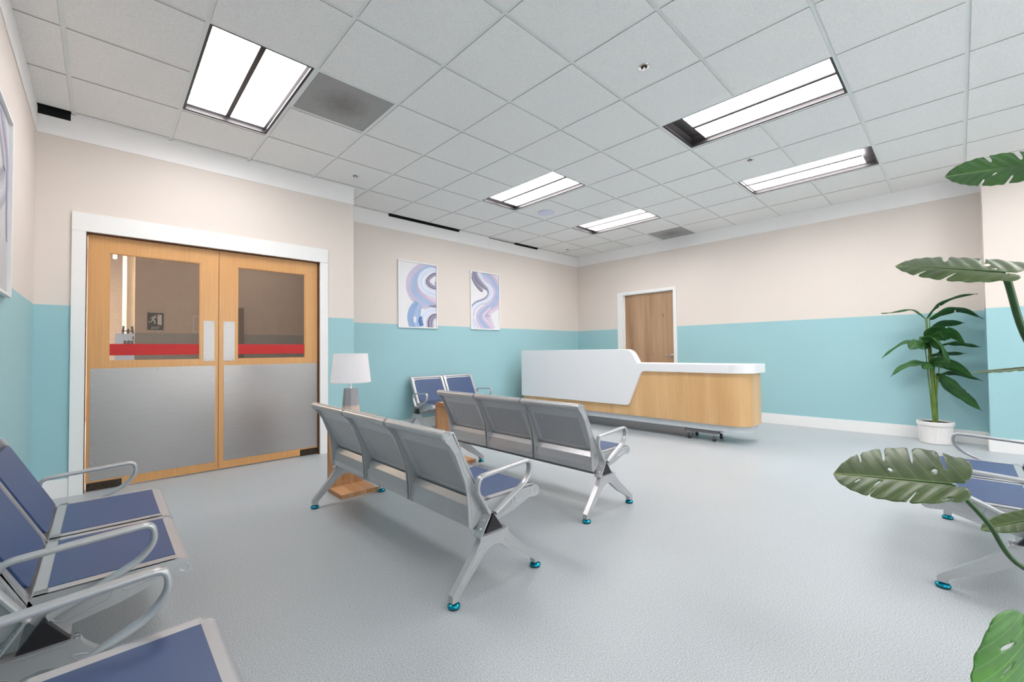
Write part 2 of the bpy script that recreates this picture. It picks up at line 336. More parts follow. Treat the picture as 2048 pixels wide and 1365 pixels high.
# ------------------------------------------------------------------ mesh building
class MB:
    def __init__(s): s.v = []; s.f = []; s.m = []; s.uv = []
    def quad(s, pts, mi=0, uv=None):
        n = len(s.v); s.v += [tuple(p) for p in pts]; s.f.append(tuple(range(n, n+len(pts)))); s.m.append(mi)
        s.uv.append(uv or [(0, 0)]*len(pts)); return s
    def box(s, x0, y0, z0, x1, y1, z1, mi=0, xf=None):
        c = [(x0, y0, z0), (x1, y0, z0), (x1, y1, z0), (x0, y1, z0), (x0, y0, z1), (x1, y0, z1), (x1, y1, z1), (x0, y1, z1)]
        if xf: c = [tuple(xf @ Vector(p)) for p in c]
        n = len(s.v); s.v += c
        for q in ((3, 2, 1, 0), (4, 5, 6, 7), (0, 1, 5, 4), (1, 2, 6, 5), (2, 3, 7, 6), (3, 0, 4, 7)):
            s.f.append(tuple(n+i for i in q)); s.m.append(mi); s.uv.append([(0, 0)]*4)
        return s
    def prism(s, poly, a, b, fn, mi=0, mside=None):
        """poly: 2D outline, extruded from a to b; fn(u, v, w) -> 3D point"""
        k = len(poly); n = len(s.v)
        s.v += [tuple(fn(u, v, a)) for u, v in poly] + [tuple(fn(u, v, b)) for u, v in poly]
        s.f.append(tuple(range(n+k-1, n-1, -1))); s.m.append(mi); s.uv.append([(0, 0)]*k)
        s.f.append(tuple(range(n+k, n+2*k))); s.m.append(mi); s.uv.append([(0, 0)]*k)
        for i in range(k):
            j = (i+1) % k
            s.f.append((n+i, n+j, n+k+j, n+k+i)); s.m.append(mi if mside is None else mside); s.uv.append([(0, 0)]*4)
        return s
    def tube(s, path, r, seg=10, mi=0, closed=False, cap=True, flat=None, ref=None):
        """sweep a circle (or flat=(rx, ry) superellipse oriented by ref) along path; r number or list"""
        P = [Vector(p) for p in path]; k = len(P); n0 = len(s.v)
        prev = None
        for i, p in enumerate(P):
            if closed: t = (P[(i+1) % k]-P[i-1]).normalized()
            else: t = (P[min(i+1, k-1)]-P[max(i-1, 0)]).normalized()
            if ref is not None: a = Vector(ref) - t*t.dot(Vector(ref))
            elif prev is None: a = t.orthogonal()
            else: a = prev - t*t.dot(prev)
            a.normalize(); prev = a; bb = t.cross(a)
            rr = r[i] if isinstance(r, (list, tuple)) else r
            for q in range(seg):
                an = 2*pi*q/seg
                ca, sa = cos(an), sin(an)
                if flat:
                    e = .55
                    ca = math.copysign(abs(ca)**e, ca); sa = math.copysign(abs(sa)**e, sa)
                    s.v.append(tuple(p + a*ca*flat[0]*rr + bb*sa*flat[1]*rr))
                else: s.v.append(tuple(p + (a*ca+bb*sa)*rr))
        rings = k if closed else k-1
        for i in range(rings):
            for q in range(seg):
                a0 = n0+i*seg+q; a1 = n0+i*seg+(q+1) % seg; b0 = n0+((i+1) % k)*seg+q; b1 = n0+((i+1) % k)*seg+(q+1) % seg
                s.f.append((a0, a1, b1, b0)); s.m.append(mi); s.uv.append([(0, 0)]*4)
        if cap and not closed:
            s.f.append(tuple(n0+q for q in reversed(range(seg)))); s.m.append(mi); s.uv.append([(0, 0)]*seg)
            s.f.append(tuple(n0+(k-1)*seg+q for q in range(seg))); s.m.append(mi); s.uv.append([(0, 0)]*seg)
        return s
    def lathe(s, prof, c=(0, 0, 0), seg=24, mi=0, axis='z', mod=None):
        n0 = len(s.v)
        for (r, z) in prof:
            for q in range(seg):
                an = 2*pi*q/seg
                rr = mod(r, z, an) if mod else r
                if axis == 'z': p = (c[0]+rr*cos(an), c[1]+rr*sin(an), c[2]+z)
                elif axis == 'x': p = (c[0]+z, c[1]+rr*cos(an), c[2]+rr*sin(an))
                else: p = (c[0]+rr*sin(an), c[1]+z, c[2]+rr*cos(an))
                s.v.append(p)
        for i in range(len(prof)-1):
            for q in range(seg):
                a0 = n0+i*seg+q; a1 = n0+i*seg+(q+1) % seg
                s.f.append((a0, a1, a1+seg, a0+seg)); s.m.append(mi); s.uv.append([(0, 0)]*4)
        for i, rev in ((0, True), (len(prof)-1, False)):
            idx = [n0+i*seg+q for q in range(seg)]
            s.f.append(tuple(reversed(idx)) if rev else tuple(idx)); s.m.append(mi); s.uv.append([(0, 0)]*seg)
        return s
    def dome(s, p, r, n, mi=0):
        """small screw head on a surface: n = outward axis vector"""
        n = Vector(n).normalized(); a = n.orthogonal().normalized(); b = n.cross(a); p = Vector(p)
        n0 = len(s.v); seg = 8
        for rr, h in ((1, 0), (.75, .3)):
            for q in range(seg): s.v.append(tuple(p + (a*cos(2*pi*q/seg)+b*sin(2*pi*q/seg))*r*rr + n*h*r))
        s.v.append(tuple(p+n*.45*r))
        for q in range(seg):
            a0 = n0+q; a1 = n0+(q+1) % seg
            s.f.append((a0, a1, a1+seg, a0+seg)); s.m.append(mi); s.uv.append([(0, 0)]*4)
            s.f.append((a0+seg, a1+seg, n0+2*seg)); s.m.append(mi); s.uv.append([(0, 0)]*3)
        return s
    def build(s, name, mats, parent=None, smooth=None, bevel=0, seg=2, loc=None, fixn=True):
        me = bpy.data.meshes.new(name)
        me.from_pydata(s.v, [], s.f)
        if not isinstance(mats, (list, tuple)): mats = [mats]
        for m in mats: me.materials.append(m)
        me.polygons.foreach_set('material_index', s.m)
        uvl = me.uv_layers.new(name='UVMap')
        flat = [c for face in s.uv for p in face for c in p]
        uvl.data.foreach_set('uv', flat)
        if fixn:
            bm = bmesh.new(); bm.from_mesh(me); bmesh.ops.recalc_face_normals(bm, faces=bm.faces); bm.to_mesh(me); bm.free()
        if smooth:
            me.polygons.foreach_set('use_smooth', [True]*len(me.polygons))
            me.set_sharp_from_angle(angle=radians(smooth))
        me.update()
        o = bpy.data.objects.new(name, me); COL.objects.link(o)
        if loc: o.location = loc
        if parent: o.parent = parent
        if bevel:
            b = o.modifiers.new('bevel', 'BEVEL'); b.width = bevel; b.segments = seg; b.limit_method = 'ANGLE'; b.angle_limit = radians(35)
            me.polygons.foreach_set('use_smooth', [True]*len(me.polygons)); me.set_sharp_from_angle(angle=radians(50))
        return o
def tag(o, label=None, cat=None, group=None, kind=None):
    if label: o['label'] = label
    if cat: o['category'] = cat
    if group: o['group'] = group
    if kind: o['kind'] = kind
    return o
def empty(name, loc, rz=0):
    o = bpy.data.objects.new(name, None); COL.objects.link(o)
    o.location = loc; o.rotation_euler = (0, 0, rz); o.empty_display_size = .1
    return o
def copy_tree(o, parent=None):
    c = o.copy(); COL.objects.link(c)
    if parent: c.parent = parent
    for ch in o.children: copy_tree(ch, c)
    return c
def struct(o): o['kind'] = 'structure'; return o
def smoothpath(pts, n=6, closed=False):
    """Catmull-Rom through the points"""
    P = [Vector(p) for p in pts]; out = []; k = len(P)
    rng = range(k if closed else k-1)
    for i in rng:
        p0 = P[i-1] if (i > 0 or closed) else P[0]*2-P[1]; p1 = P[i]; p2 = P[(i+1) % k]
        p3 = P[(i+2) % k] if (closed or i+2 < k) else P[-1]*2-P[-2]
        for j in range(n):
            t = j/n
            out.append(.5*((2*p1)+(-p0+p2)*t+(2*p0-5*p1+4*p2-p3)*t*t+(-p0+3*p1-3*p2+p3)*t**3))
    if not closed: out.append(P[-1])
    return out
def filletpath(pts, r, n=7):
    """polyline with rounded corners; r a radius per inner corner"""
    P = [Vector(p) for p in pts]; out = [P[0]]
    for i in range(1, len(P)-1):
        rr = r[i-1] if isinstance(r, (list, tuple)) else r
        a = (P[i-1]-P[i]); b = (P[i+1]-P[i]); d = min(rr, a.length*.49, b.length*.49)
        A = P[i]+a.normalized()*d; B = P[i]+b.normalized()*d
        for j in range(n+1):
            t = j/n; out.append((1-t)**2*A+2*t*(1-t)*P[i]+t*t*B)
    out.append(P[-1]); return out

# ------------------------------------------------------------------ the room
XL, XB = -.385, 7.12            # left wall, back wall
YD, YA = 4.86, 5.462             # double-door wall, picture wall
XJ = 2.104                      # where the door wall ends
XP, YP = 6.72, -.20             # pier on the right
YS = -3.6                       # wall behind the camera
ZC = 3.03; ZW = 1.50; TH = .14
def wall(name, fn, u0, u1, holes=(), z1=ZC+.15, thick=TH):
    """wall with two paint colours; fn(u, z, w) -> point, w = depth into the wall; holes: (u0, u1, z0, z1)"""
    mb = MB()
    us = sorted({u0, u1, *[h[0] for h in holes], *[h[1] for h in holes]})
    zs = sorted({0, ZW, z1, *[h[2] for h in holes], *[h[3] for h in holes]})
    for a, b in zip(us, us[1:]):
        for c, d in zip(zs, zs[1:]):
            um, zm = (a+b)/2, (c+d)/2
            if any(h[0] < um < h[1] and h[2] < zm < h[3] for h in holes): continue
            mi = 0 if zm > ZW else 1
            mb.prism([(a, c), (b, c), (b, d), (a, d)], 0, thick, fn, mi)
    return struct(mb.build(name, [WALL_CREAM, WALL_TEAL]))
wall('wall_left', lambda u, z, w: (XL-w, u, z), YS, YD+TH)
wall('wall_north', lambda u, z, w: (u, YD+w, z), XL, XJ, [(-.105, 1.72, 0, 2.105)])
wall('wall_return', lambda u, z, w: (XJ-w, u, z), YD+TH, YA)
wall('wall_alcove', lambda u, z, w: (u, YA+w, z), XJ-TH, XB)
wall('wall_east', lambda u, z, w: (XB+w, u, z), YP, YA+TH, [(3.402, 4.398, 0, 2.135)])
wall('wall_pier', lambda u, z, w: (u, YP-w, z), XP, XB+TH)
wall('wall_southeast', lambda u, z, w: (XP+w, u, z), YS, YP-TH)
WX0, WX1, WZ0, WZ1 = .9, 3.7, .45, 2.55  # added window in the unseen wall, put in to brighten the ceiling
wall('wall_south', lambda u, z, w: (u, YS-w, z), XL-TH, XP+TH, [(WX0, WX1, WZ0, WZ1)])
wf = MB()
for a in ((WX0, WZ0, WX0+.05, WZ1), (WX1-.05, WZ0, WX1, WZ1), (WX0+.05, WZ0, WX1-.05, WZ0+.05), (WX0+.05, WZ1-.05, WX1-.05, WZ1), (2.275, WZ0+.05, 2.325, WZ1-.05)):
    wf.box(a[0], YS-.10, a[1], a[2], YS-.04, a[3])
win = struct(wf.build('added_window_1', WHITE))
MB().box(WX0+.05, YS-.075, WZ0+.05, 2.275, YS-.070, WZ1-.05).box(2.325, YS-.075, WZ0+.05, WX1-.05, YS-.070, WZ1-.05).build('added_window_pane', CLEARGLASS, win)
pl = bpy.data.lights.new('added_window_portal', 'AREA'); pl.shape = 'RECTANGLE'; pl.size = WX1-WX0; pl.size_y = WZ1-WZ0; pl.cycles.is_portal = True
po = bpy.data.objects.new('added_window_portal', pl); COL.objects.link(po); po.location = ((WX0+WX1)/2, YS-TH-.01, (WZ0+WZ1)/2); po.rotation_euler = (pi/2, 0, pi)
fb = MB().box(XL-TH, YS-TH, -.1, XB+TH, 12, 0)
struct(fb.build('floor', FLOOR))

# baseboards
def strip(name, x0, y0, z0, x1, y1, z1, m=WHITE, bevel=.002):
    return struct(MB().box(x0, y0, z0, x1, y1, z1).build(name, m, bevel=bevel))
BB = .145; BT = .014
strip('baseboard_left', XL, YS, 0, XL+BT, YD, BB)
strip('baseboard_north', XL+BT, YD-BT, 0, -.187, YD, BB)
strip('baseboard_northeast', 1.806, YD-BT, 0, XJ+BT, YD, BB)
strip('baseboard_return', XJ, YD, 0, XJ+BT, YA, BB)
strip('baseboard_alcove', XJ+BT, YA-BT, 0, XB, YA, BB)
strip('baseboard_east', XB-BT, YP, 0, XB, 3.345, BB)
strip('baseboard_east', XB-BT, 4.508, 0, XB, YA-BT, BB)
strip('baseboard_pier', XP-BT, YP, 0, XB-BT, YP+BT, BB)
strip('baseboard_southeast', XP-BT, YS, 0, XP, YP, BB)
# white band under the ceiling
BZ = 2.833; BD = .006
strip('trim_1', XL, YS, BZ, XL+BD, YD-BD, ZC, BAND)
def band_y(name, x0, x1, y, drops):
    """white band on a wall facing -y; drops: (x0, x1, h) places where it stops short of the ceiling and leaves a slot, its shade painted as a black strip"""
    xs = sorted({x0, x1, *[a for a, b, h in drops], *[b for a, b, h in drops]}); m = MB()
    for a, b in zip(xs, xs[1:]):
        h = next((h for p, q, h in drops if p <= a and b <= q), 0)
        m.box(a, y-BD, BZ, b, y, ZC-h)
        if h: m.box(a, y-.001, ZC-h, b, y, ZC+.001, 1)  # black strip on the wall face paints the slot's shade
    struct(m.build(name, [BAND, BLACK]))
gc = lambda i: -.18591+.6096*i
band_y('trim_2', XL, XJ+BD, YD, [(XL+BD, gc(0)-.015, .055)])
strip('trim_3', XJ, YD, BZ, XJ+BD, YA, ZC, BAND)
band_y('trim_4', XJ+BD, 4.71, YA, [(gc(5), gc(7), .026)])
band_y('trim_5', 4.7115, XB, YA, [(4.72, gc(9), .012), (gc(9), gc(10), .022)])
strip('trim_6', XB-BD, YP+BD, BZ, XB, 1.80, ZC, BAND)
strip('trim_7', XB-BD, 1.8015, BZ, XB, YA-BD, ZC, BAND)
strip('trim_8', XP-BD, YP, BZ, XB-BD, YP+BD, ZC, BAND)
strip('trim_9', XP-BD, YS, BZ, XP, YP, ZC, BAND)

# ------------------------------------------------------------------ ceiling grid
G = .6096; GX0 = -.18591; GY0 = 4.79385
gx = lambda i: GX0+G*i
gy = lambda r: GY0-G*r
LIGHTS = [(1, 1), (6, 1), (6, 5), (9, 1), (9, 5), (1, 9), (6, 9), (9, 9)]    # (column, first row): one cell wide, two long
VENTS = [(2, 2), (11, 2)]
skip = set()
for i, r in LIGHTS: skip |= {(i, r), (i, r+1)}
skip |= set(VENTS)
tb = MB(); gb = MB(); hw = .012; TD = .004
def cell(i, r):
    x0, x1 = max(gx(i), XL), min(gx(i+1), XB); y1, y0 = gy(r), gy(r+1)
    return x0, x1, y0, y1
for i in range(-1, 13):
    for r in range(-2, 14):
        x0, x1 = gx(i), gx(i+1); y1, y0 = gy(r), gy(r+1)
        x0 = max(x0, XL); x1 = min(x1, XB); y0 = max(y0, YS)
        ymax = YD if (x0+x1)/2 < XJ else YA
        if i == 3: pass
        y1 = min(y1, ymax)
        if y1-y0 < .004 or x1-x0 < .004: continue
        parts = [(x0, x1, y0, y1)]
        if r in (-1, -2) and gx(i) < XJ < gx(i+1):
            parts = [(XJ, x1, y0, min(gy(r), YA))] if gy(r+1) > YD-.001 else [(x0, XJ, y0, min(gy(r), YD)), (XJ, x1, y0, min(gy(r), YA))]
        # dark open slots left between the last grid bar and the wall
        for (a, b, c, d) in parts:
            if d-c < .004: continue
            gap = (r == -1 and i == -1) or (r == -2 and (i in (5, 6) or i == 9 or (i == 8)))
            if (i, r) in skip: continue
            if gap:
                if i == 8 and r == -2:
                    pass
                else: continue
            wx0 = a+(hw if a > XL+.01 and abs(a-XJ) > .001 else 0); wx1 = b-(hw if b < XB-.01 and abs(b-XJ) > .001 else 0)
            wy0 = c+(hw if c > YS+.01 else 0)
            wy1 = d-(hw if d < ymax-.01 else 0)
            if wx1-wx0 < .004 or wy1-wy0 < .004: continue
            tb.box(wx0, wy0, ZC, wx1, wy1, ZC+.02, 0)
            n = len(tb.m)
            for q in (n-4, n-3, n-2, n-1): tb.m[q] = 1
struct(tb.build('ceiling', [TILE, TILE_EDGE]))
# grid bars, broken around the light openings
for i in range(0, 13):
    x = gx(i)
    segs = [(YS, YD if x < XJ else YA-.046)]
    gb.box(x-hw, segs[0][0], ZC+TD, x+hw, segs[0][1], ZC+.03)
for r in range(-1, 14):
    y = gy(r); xa = XL if r >= 0 else XJ; x = xa
    cuts = sorted([(gx(i)+hw, gx(i+1)-hw) for i, q in LIGHTS if q+1 == r])
    for c0, c1 in cuts+[(XB, XB)]:
        if c0 > x: gb.box(x, y-hw, ZC+TD+.0004, c0, y+hw, ZC+.0304)
        x = c1
struct(gb.build('trim_10', TBAR))
struct(MB().box(XL-TH, YS-TH, ZC+.14, XB+TH, YA+TH, ZC+.2).box(XL, YD-.003, ZC+.001, XJ, YD, ZC+.14).box(XJ, YA-.003, ZC+.001, XB, YA, ZC+.14).box(XL, YS, ZC+.001, XL+.003, YD, ZC+.14).build('ceiling_plenum', BLACK))  # black liners on the walls paint the dark seen through the slots

# light fixtures
def make_light(i, r, ylo, yhi, label):
    x0, x1 = gx(i)+hw, gx(i+1)-hw; y1, y0 = gy(r)-hw, gy(r+2)+hw
    cx, cy = (x0+x1)/2, (y0+y1)/2
    t = empty('ceiling_light', (cx, cy, ZC)); w, l = (x1-x0)/2, (y1-y0)/2
    tag(t, label, 'ceiling light', 'recessed fluorescent lights in the tiled ceiling')
    h = MB()
    for a in ((-w, -l, -w+.004, l), (w-.004, -l, w, l), (-w, -l, w, -l+.004), (-w, l-.004, w, l)):
        h.box(a[0], a[1], .004, a[2], a[3], .10)
    h.box(-w, -l, .10, w, l, .104)
    h.build('housing', DARKMETAL, t)
    f = MB(); fw = .016
    for a in ((-w+.004, -l+.004, -w+fw, l-.004), (w-fw, -l+.004, w-.004, l-.004), (-w+fw, -l+.004, w-fw, -l+fw), (-w+fw, l-fw, w-fw, l-.004)):
        f.box(a[0], a[1], .006, a[2], a[3], .018)
    f.build('frame', DARKMETAL, t)
    lo, hi = -l+fw+ylo, l-fw-yhi
    MB().box(-.016, lo, .034, .016, hi, .052).build('center_bar', DARKMETAL, t)
    for sx in (-1, 1):
        a, b = sorted((sx*.017, sx*(w-.026)))
        d = MB().box(a, lo, .044, b, hi, .047).build('diffuser', LENS, t)
    return t
make_light(1, 1, .0, .02, 'large fluorescent ceiling light at upper left, next to the stained grille')
make_light(6, 1, .0, .05, 'fluorescent ceiling light in the middle of the room, beside the white smoke detector')
make_light(6, 5, .0, .13, 'nearest fluorescent ceiling light at upper right, dark gap at its left end')
make_light(9, 1, .0, .05, 'smallest fluorescent ceiling light, farthest away near the back corner')
make_light(9, 5, .09, .0, 'fluorescent ceiling light at right with a dark gap at its right end')
for k, (i, r) in enumerate(LIGHTS[5:]):
    make_light(i, r, 0, .03, 'fluorescent ceiling light behind the camera above the ' + ['left benches', 'right bench', 'pier side'][k])

for (i, r), lb in zip(VENTS, ('grey stained ventilation grille in the ceiling beside the large left light', 'grey stained ventilation grille in the ceiling by the back wall')):
    x0, x1 = gx(i)+hw, gx(i+1)-hw; y1, y0 = gy(r)-hw, gy(r+1)+hw
    x1 = min(x1, XB-BD-.001)
    t = empty('ceiling_vent', ((x0+x1)/2, (y0+y1)/2, ZC)); w, l = (x1-x0)/2, (y1-y0)/2
    tag(t, lb, 'vent')
    MB().box(-w+.008, -l+.008, .003, w-.008, l-.008, .012).build('grille', VENT, t)
    f = MB()
    for a in ((-w, -l, -w+.008, l), (w-.008, -l, w, l), (-w+.008, -l, w-.008, -l+.008), (-w+.008, l-.008, w-.008, l)): f.box(a[0], a[1], 0, a[2], a[3], .012)
    f.build('frame', TBAR, t)

for (x, y), lb in zip(((2.647, 1.438), (4.764, 1.433), (1.973, 4.501), (6.377, 5.112)),
                  ('large recessed sprinkler in a ceiling tile left of the nearest right light', 'recessed sprinkler between the two right ceiling lights',
                   'recessed sprinkler in the ceiling near the double door wall corner', 'tiny recessed sprinkler in the ceiling at the far corner')):
    t = empty('ceiling_sprinkler', (x, y, ZC)); tag(t, lb, 'sprinkler', None)
    MB().lathe([(.019, .001), (.021, -.004), (.037, -.005), (.039, -.002), (.039, .001)], seg=24).build('escutcheon', CHROME, t, smooth=40)
    h = MB().lathe([(.021, .0), (.021, -.0045)], seg=20, mi=0)
    h.build('cup', BLACK, t)
    hd = MB().lathe([(.008, -.004), (.007, -.014), (.004, -.018)], seg=12).lathe([(.012, -.020), (.012, -.022)], seg=12)
    hd.tube([(-.009, 0, -.005), (-.009, 0, -.019), (0, 0, -.021), (.009, 0, -.019), (.009, 0, -.005)], .0018, 6)
    hd.build('head', CHROME, t, smooth=40)
t = empty('smoke_detector', (4.44, 3.93, ZC)); tag(t, 'round white detector disc on the ceiling beside the middle light', 'smoke detector')
MB().lathe([(.11, .001), (.112, -.008), (.108, -.018), (.07, -.028), (.001, -.031)], seg=48).build('cover', simple('detector_plastic', (222, 224, 240), .35), t, smooth=40)
MB().lathe([(.028, -.028), (.028, -.036), (.020, -.038), (.001, -.0385)], seg=24).build('sensor', simple('detector_plastic_inner', (232, 233, 242), .3), t, smooth=40)

# ------------------------------------------------------------------ double door in the north wall
CAS = YD-.02
strip('trim_11', -.187, CAS, 0, -.105, YD+.0, 2.105, WHITE)
strip('trim_12', 1.720, CAS, 0, 1.806, YD+.0, 2.105, WHITE)
strip('trim_13', -.187, CAS-.002, 2.105, 1.806, YD, 2.255, WHITE)
JAMB = simple('brown_jamb', (112, 72, 50), .6, var=.15, scale=20)
struct(MB().box(-.105, YD, 0, -.101, YD+.14, 2.105).box(1.716, YD, 0, 1.72, YD+.14, 2.105).box(-.105, YD, 2.101, 1.72, YD+.14, 2.105).build('trim_14', JAMB))
def door_leaf(name, x0, x1, gx0, gx1, px0, px1, kx0, kx1, mech):
    y0 = 4.90; y1 = y0+.045; zb, zt = .012, 2.097; gz0, gz1 = 1.055, 1.960
    t = empty(name, ((x0+x1)/2, y0, 0)); t['kind'] = 'structure'; ox = (x0+x1)/2
    X = lambda v: v-ox
    m = MB()
    cx0, cx1 = mech
    for a in ((x0, gx0, .07, zt), (gx1, x1, .07, zt), (gx0, gx1, .07, gz0), (gx0, gx1, gz1, zt)):
        m.box(X(a[0]), 0, a[2], X(a[1]), .045, a[3])
    if cx0 <= x0+.001: m.box(X(cx1), 0, zb, X(x1), .045, .07)
    else: m.box(X(x0), 0, zb, X(cx0), .045, .07)
    m.build('door_panel', DOORWOOD, t)
    g = MB(); gy_ = .018
    g.quad([(X(gx0), gy_, gz0), (X(gx1), gy_, gz0), (X(gx1), gy_, gz1), (X(gx0), gy_, gz1)], 0, [(gx0, gz0), (gx1, gz0), (gx1, gz1), (gx0, gz1)])
    g.build('glass_pane', WIREGLASS, t)
    s_ = MB()
    for a in ((gx0, gz0, gx0+.006, gz1), (gx1-.006, gz0, gx1, gz1), (gx0, gz0, gx1, gz0+.006), (gx0, gz1-.006, gx1, gz1)): s_.box(X(a[0]), .004, a[1], X(a[2]), .018, a[3])
    s_.build('glazing_bead', DOORWOOD, t)
    MB().box(X(gx0), .0145, 1.102, X(gx1), .0175, 1.199).build('red_stripe', RED, t)['label'] = 'red tape stripe across the glass'
    def plate(nm, a, b, c, d, nx, nz):
        p = MB().box(X(a), -.0022, c, X(b), 0, d)
        for i in range(nx):
            for k in range(nz):
                if 0 < i < nx-1 and 0 < k < nz-1: continue
                p.dome((X(a+.014+(b-a-.028)*i/(nx-1)), -.0022, c+.016+(d-c-.032)*k/(nz-1)), .0042, (0, -1, 0), 1)
        return p.build(nm, [STEEL, CHROME], t)
    plate('kick_plate', kx0, kx1, .083, .995, 7, 8)
    plate('push_plate', px0, px1, 1.04, 1.419, 2, 3)
    h = MB().box(X(cx0)+.004, .004, .004, X(cx1)-.004, .04, .062)
    for k in range(9): h.box(X(cx0)+.05+k*.016, -.002, .03, X(cx0)+.06+k*.016, .004, .05)
    h.lathe([(.012, -.004), (.012, .004)], (X(cx0)+.028, .0, .03), 12, axis='y')
    h.build('bottom_pivot', simple('pivot_metal', (66, 54, 46), .5, metal=.5, var=.5, scale=60), t)
    return t
door_leaf('door_1', -.094, .797, .034, .655, .681, .767, -.074, .775, (-.094, .129))
door_leaf('door_2', .803, 1.712, .955, 1.585, .839, .931, .843, 1.708, (1.533, 1.712))

# ------------------------------------------------------------------ the corridor seen through the glass
XW = .30
cor = MB().box(XW, 7.5, 0, 4.0, 7.62, 1.40, 1).box(XW, 7.5, 1.40, 4.0, 7.62, 3.2, 0)
struct(cor.build('wall_corridor_near', [DULLWALL, DULLGREY]))
struct(MB().box(-3, 10.2, 0, .9, 10.3, 3.2).build('wall_corridor_far', DULLWALL))
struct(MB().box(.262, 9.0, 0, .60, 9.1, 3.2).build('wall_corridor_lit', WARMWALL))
struct(MB().box(.215, 8.93, 0, .262, 9.1, 3.2).build('trim_15', WHITE))
struct(MB().box(-3, 5.0, 0, -2.9, 10.3, 3.2).box(4.0, 5.6, 0, 4.1, 7.62, 3.2).build('wall_corridor_side', DULLWALL))
struct(MB().box(-3, 5.0, 2.9, 1.96, 10.3, 3.0).box(1.96, 5.6, 2.9, 4.1, 10.3, 3.0).build('ceiling_corridor', DULLWALL))
struct(MB().box(-3, 4.99, 0, XL-TH, 5.0, 3.0).build('wall_corridor_south', DULLWALL))
t = empty('exit_sign', (.51, 7.5, 0)); tag(t, 'dark running-man exit sign on the corridor wall behind the left door glass', 'sign')
MB().box(-.085, -.008, 1.44, .085, 0, 1.672).build('plate', SIGNBLUE, t)
pic = MB(); Y_ = -.010
pic.box(.022, Y_, 1.51, .066, -.008, 1.648)      # white doorway
pic.lathe([(.010, 0), (.010, .003)], (-.002, Y_-.001, 1.632), 14, axis='y')
for path, r in (([(-.010, 1.620), (-.028, 1.580)], .010), ([(-.010, 1.618), (.008, 1.600), (.022, 1.604)], .0045), ([(-.012, 1.616), (-.038, 1.612), (-.048, 1.592)], .0045),
                ([(-.026, 1.580), (-.004, 1.556), (-.008, 1.524)], .0065), ([(-.028, 1.580), (-.042, 1.550), (-.070, 1.546)], .006)):
    pic.tube([(a, -.0095, z) for a, z in path], r, 8, flat=(1, .15), ref=(1, 0, 0))
pic.build('pictogram', SIGNWHITE, t)
def text_obj(body, size, loc, mat, parent, name, rot=(pi/2, 0, 0), align='LEFT', bold=.0):
    cu = bpy.data.curves.new(name, 'FONT'); cu.body = body; cu.size = size; cu.align_x = align; cu.extrude = .0008; cu.offset = bold
    cu.materials.append(mat)
    o = bpy.data.objects.new(name, cu)
    COL.objects.link(o)
    bpy.context.view_layer.update()
    me = bpy.data.meshes.new_from_object(o.evaluated_get(bpy.context.evaluated_depsgraph_get()))
    COL.objects.unlink(o); bpy.data.objects.remove(o)
    o2 = bpy.data.objects.new(name, me); COL.objects.link(o2); o2.location = loc; o2.rotation_euler = rot; o2.parent = parent
    if not me.materials: me.materials.append(mat)
    return o2
text_obj('EXIT', .042, (0, -.009, 1.455), SIGNWHITE, t, 'lettering', align='CENTER')
t = empty('wall_notice', (1.01, 7.5, 0)); tag(t, 'pale framed notice on the corridor wall, cut off by the left door glass edge', 'notice')
MB().box(-.09, -.012, 1.42, .17, 0, 1.655).build('frame', SIGNWHITE, t)
MB().box(-.08, -.014, 1.43, .16, -.012, 1.645).build('sheet', DULLWALL, t)
t = empty('poster_board', (.26, 8.2, 0)); tag(t, 'pale blue lettered poster board on an easel behind the left door glass', 'poster')
MB().box(-.14, -.02, .80, .22, 0, 1.412).build('board', POSTERBLUE, t)
ez = MB()
ez.tube([(-.05, .02, 1.52), (-.14, .05, .0)], .012, 8).tube([(.04, .02, 1.52), (.20, .05, .0)], .012, 8).tube([(-.0, .03, 1.48), (.02, .45, .0)], .012, 8).tube([(-.07, .02, 1.45), (.08, .02, 1.45)], .007, 8)
ez.build('easel', INK, t)
text_obj('G7', .078, (.042, -.0215, 1.325), INK, t, 'lettering', bold=.003)
text_obj('RESTU', .066, (-.05, -.0215, 1.262), INK, t, 'lettering', bold=.003)
t = empty('tube_light', (.15, 8.75, 0)); tag(t, 'bright bare tube light seen through the top of the left door glass', 'light')
TUBE = simple('lit_tube', (255, 240, 215), .5); TUBE.node_tree.nodes['Principled BSDF'].inputs['Emission Color'].default_value = (1, .93, .82, 1)
TUBE.node_tree.nodes['Principled BSDF'].inputs['Emission Strength'].default_value = 14
MB().tube([(-.03, 0, 2.56), (-.03, 0, 2.68)], .022, 12).build('tube', TUBE, t)
MB().box(-.06, .0, 2.68, .0, .06, 2.9).build('housing', WHITE, t)
t = empty('corridor_door', (1.50, 7.498, 0)); tag(t, 'brown door in the corridor seen at the left of the right door glass', 'door')
MB().box(-.06, -.02, 0, .04, 0, 1.80).box(-.5, -.019, 0, -.06, 0, 1.80).build('panel', BROWNDOOR, t)
# warm lamp that lights the far corridor wall and a dim one for the near part
def area(name, loc, rot, size, power, color=(1, 1, 1)):
    l = bpy.data.lights.new(name, 'AREA'); l.shape = 'RECTANGLE'; l.size, l.size_y = size; l.energy = power; l.color = color
    o = bpy.data.objects.new(name, l); COL.objects.link(o); o.location = loc; o.rotation_euler = rot; return o
area('corridor_lamp', (-.6, 8.3, 2.85), (0, 0, 0), (.6, .6), 120, (1, .86, .66))
area('corridor_lamp', (1.6, 6.6, 2.85), (0, 0, 0), (.6, .6), 11, (1, .9, .8))

